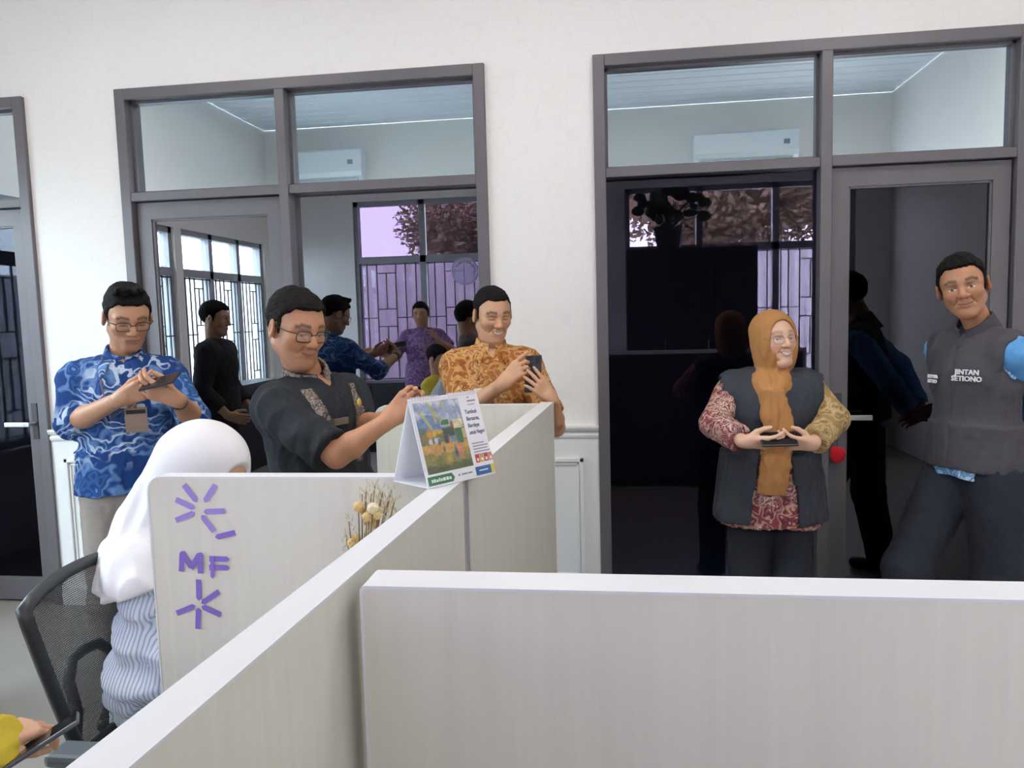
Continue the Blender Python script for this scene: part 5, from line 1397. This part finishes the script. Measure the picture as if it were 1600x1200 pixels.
pq('blue_banner', plain('blue_ink', (.03, .10, .26), .5), CW * .70, CW - .012, .004, .022, .0013, parent=pg); pq('yellow_tip', plain('yellow_ink', (.55, .42, .05), .5), CW - .012, CW - .002, .004, .022, .0013, parent=pg)
pq('text_line', plain('banner_white2', (.6, .66, .75), .5), CW * .75, CW - .022, .012, .0145, .0018, parent=pg)
for i, (a0, a1) in enumerate(((.082, .088), (.092, .108), (.110, .122))): pq('text_line', M_INKG, a0, a1, .012, .0155, .0013, parent=pg)

# ---- dried flowers in a vase on the near desk
d2 = tag(empty('office_desk', (-.60, -2.72, 0)), 'cream office desk tucked behind the diagonal partition', 'desk')
MB().box(-.17, .17, -.48, .50, .715, .745).build('desktop', M_LAM, d2, bevel=.003)
for sx in (-.14, .14):
    for sy in (-.44, .46): MB().box(sx - .02, sx + .02, sy - .02, sy + .02, 0, .715).build('leg', M_SEAM, d2)
fl = tag(empty('dried_flowers', (-.515, -2.31, .745)), 'bunch of cream and straw dried flowers against the partition', 'dried flowers')
MB().tube([(0, 0, 0), (0, 0, .01), (0, 0, .08), (0, 0, .15), (0, 0, .19)], [.035, .042, .045, .028, .030], 16).build('vase', plain('cream_ceramic', (.6, .55, .45), .4), fl, smooth=True)
M_PET = plain('straw_petal', (.66, .46, .20), .8, noise=.2, scale=150, bump=.5, bscale=400); M_PETC = plain('cream_petal', (.72, .60, .38), .8, noise=.15, scale=150, bump=.5); M_STEM = plain('dry_stem', (.22, .15, .08), .9)
base = Vector((-.515, -2.31, .745)); rf = random.Random(9)
def stem(to, r=.0016):
    m_ = Vector((to.x * .35, to.y * .35, to.z * .62)); return [(0, 0, .12), m_, to]
def onY2(px, py, Y): 
    d = CR * ((px - 800) / CAM_F) + CU * ((600 - py) / CAM_F) + CF; return CPOS + d * ((Y - CPOS.y) / d.y)
for (px, py, r) in ((560, 792, .0115), (583, 794, .0120), (573, 808, .0100), (582, 818, .0120), (575, 826, .0105), (590, 806, .0080), (566, 798, .007), (556, 843, .0120), (549, 848, .0090), (577, 800, .0085), (595, 797, .0075)):
    q = onY2(px, py, -2.30 + rf.uniform(-.02, .02)) - base
    MB().tube(stem(q), .0014, 5).build('stem', M_STEM, fl)
    mb = MB(); 
    for k in range(16):
        th_ = math.acos(1 - 2 * (k + .5) / 16); ph_ = k * 2.4; dv = Vector((math.sin(th_) * math.cos(ph_), math.sin(th_) * math.sin(ph_), math.cos(th_)))
        mb.sphere(q + dv * r * .55, (r * .5, r * .5, r * .5), 6, 4)
    mb.build('flower_head', M_PET if rf.random() < .55 else M_PETC, fl, smooth=True)
for (px, py) in ((572, 765), (586, 758), (598, 768), (612, 765), (616, 785), (608, 775), (580, 772), (545, 815), (541, 836), (594, 780), (602, 790), (566, 772)):
    q = onY2(px, py, -2.29 + rf.uniform(-.02, .02)) - base
    mb = MB().tube(stem(q), .0012, 5)
    mb.build('stem', M_STEM, fl); sg = MB()
    for k in range(12):
        o = q + Vector((rf.gauss(0, .007), rf.gauss(0, .006), rf.uniform(-.035, .008))); sg.tube([o, o + Vector((rf.uniform(-.006, .006), rf.uniform(-.004, .004), .010))], [.0018, .0005], 4)
    so = sg.build('seed_sprig', plain('pale_seed', (.55, .47, .30), .9), fl); so['kind'] = 'stuff'
# ---- red key pouch at the door lock, round decal on the middle pane
kp = tag(empty('key_pouch', (1.045, -.03, .80)), 'small red key pouch hanging from the right door lock', 'key pouch')
g = Field((-.05, -.03, -.02), (.05, .03, .13), .003); g.ell((0, 0, .035), (.034, .014, .036), k=0); g.ell((-.012, 0, .058), (.022, .012, .022), k=.01); g.ell((.018, .0, .052), (.018, .012, .020), k=.01); V, Q = g.mesh()
link_mesh('pouch', np_mesh('pouch', V, Q), fabric('red_felt', (.50, .012, .025)), kp)
MB().tube([(0, 0, .07), (-.005, .002, .11), (0, .012, .14)], .002, 6).build('cord', M_BLK, kp)
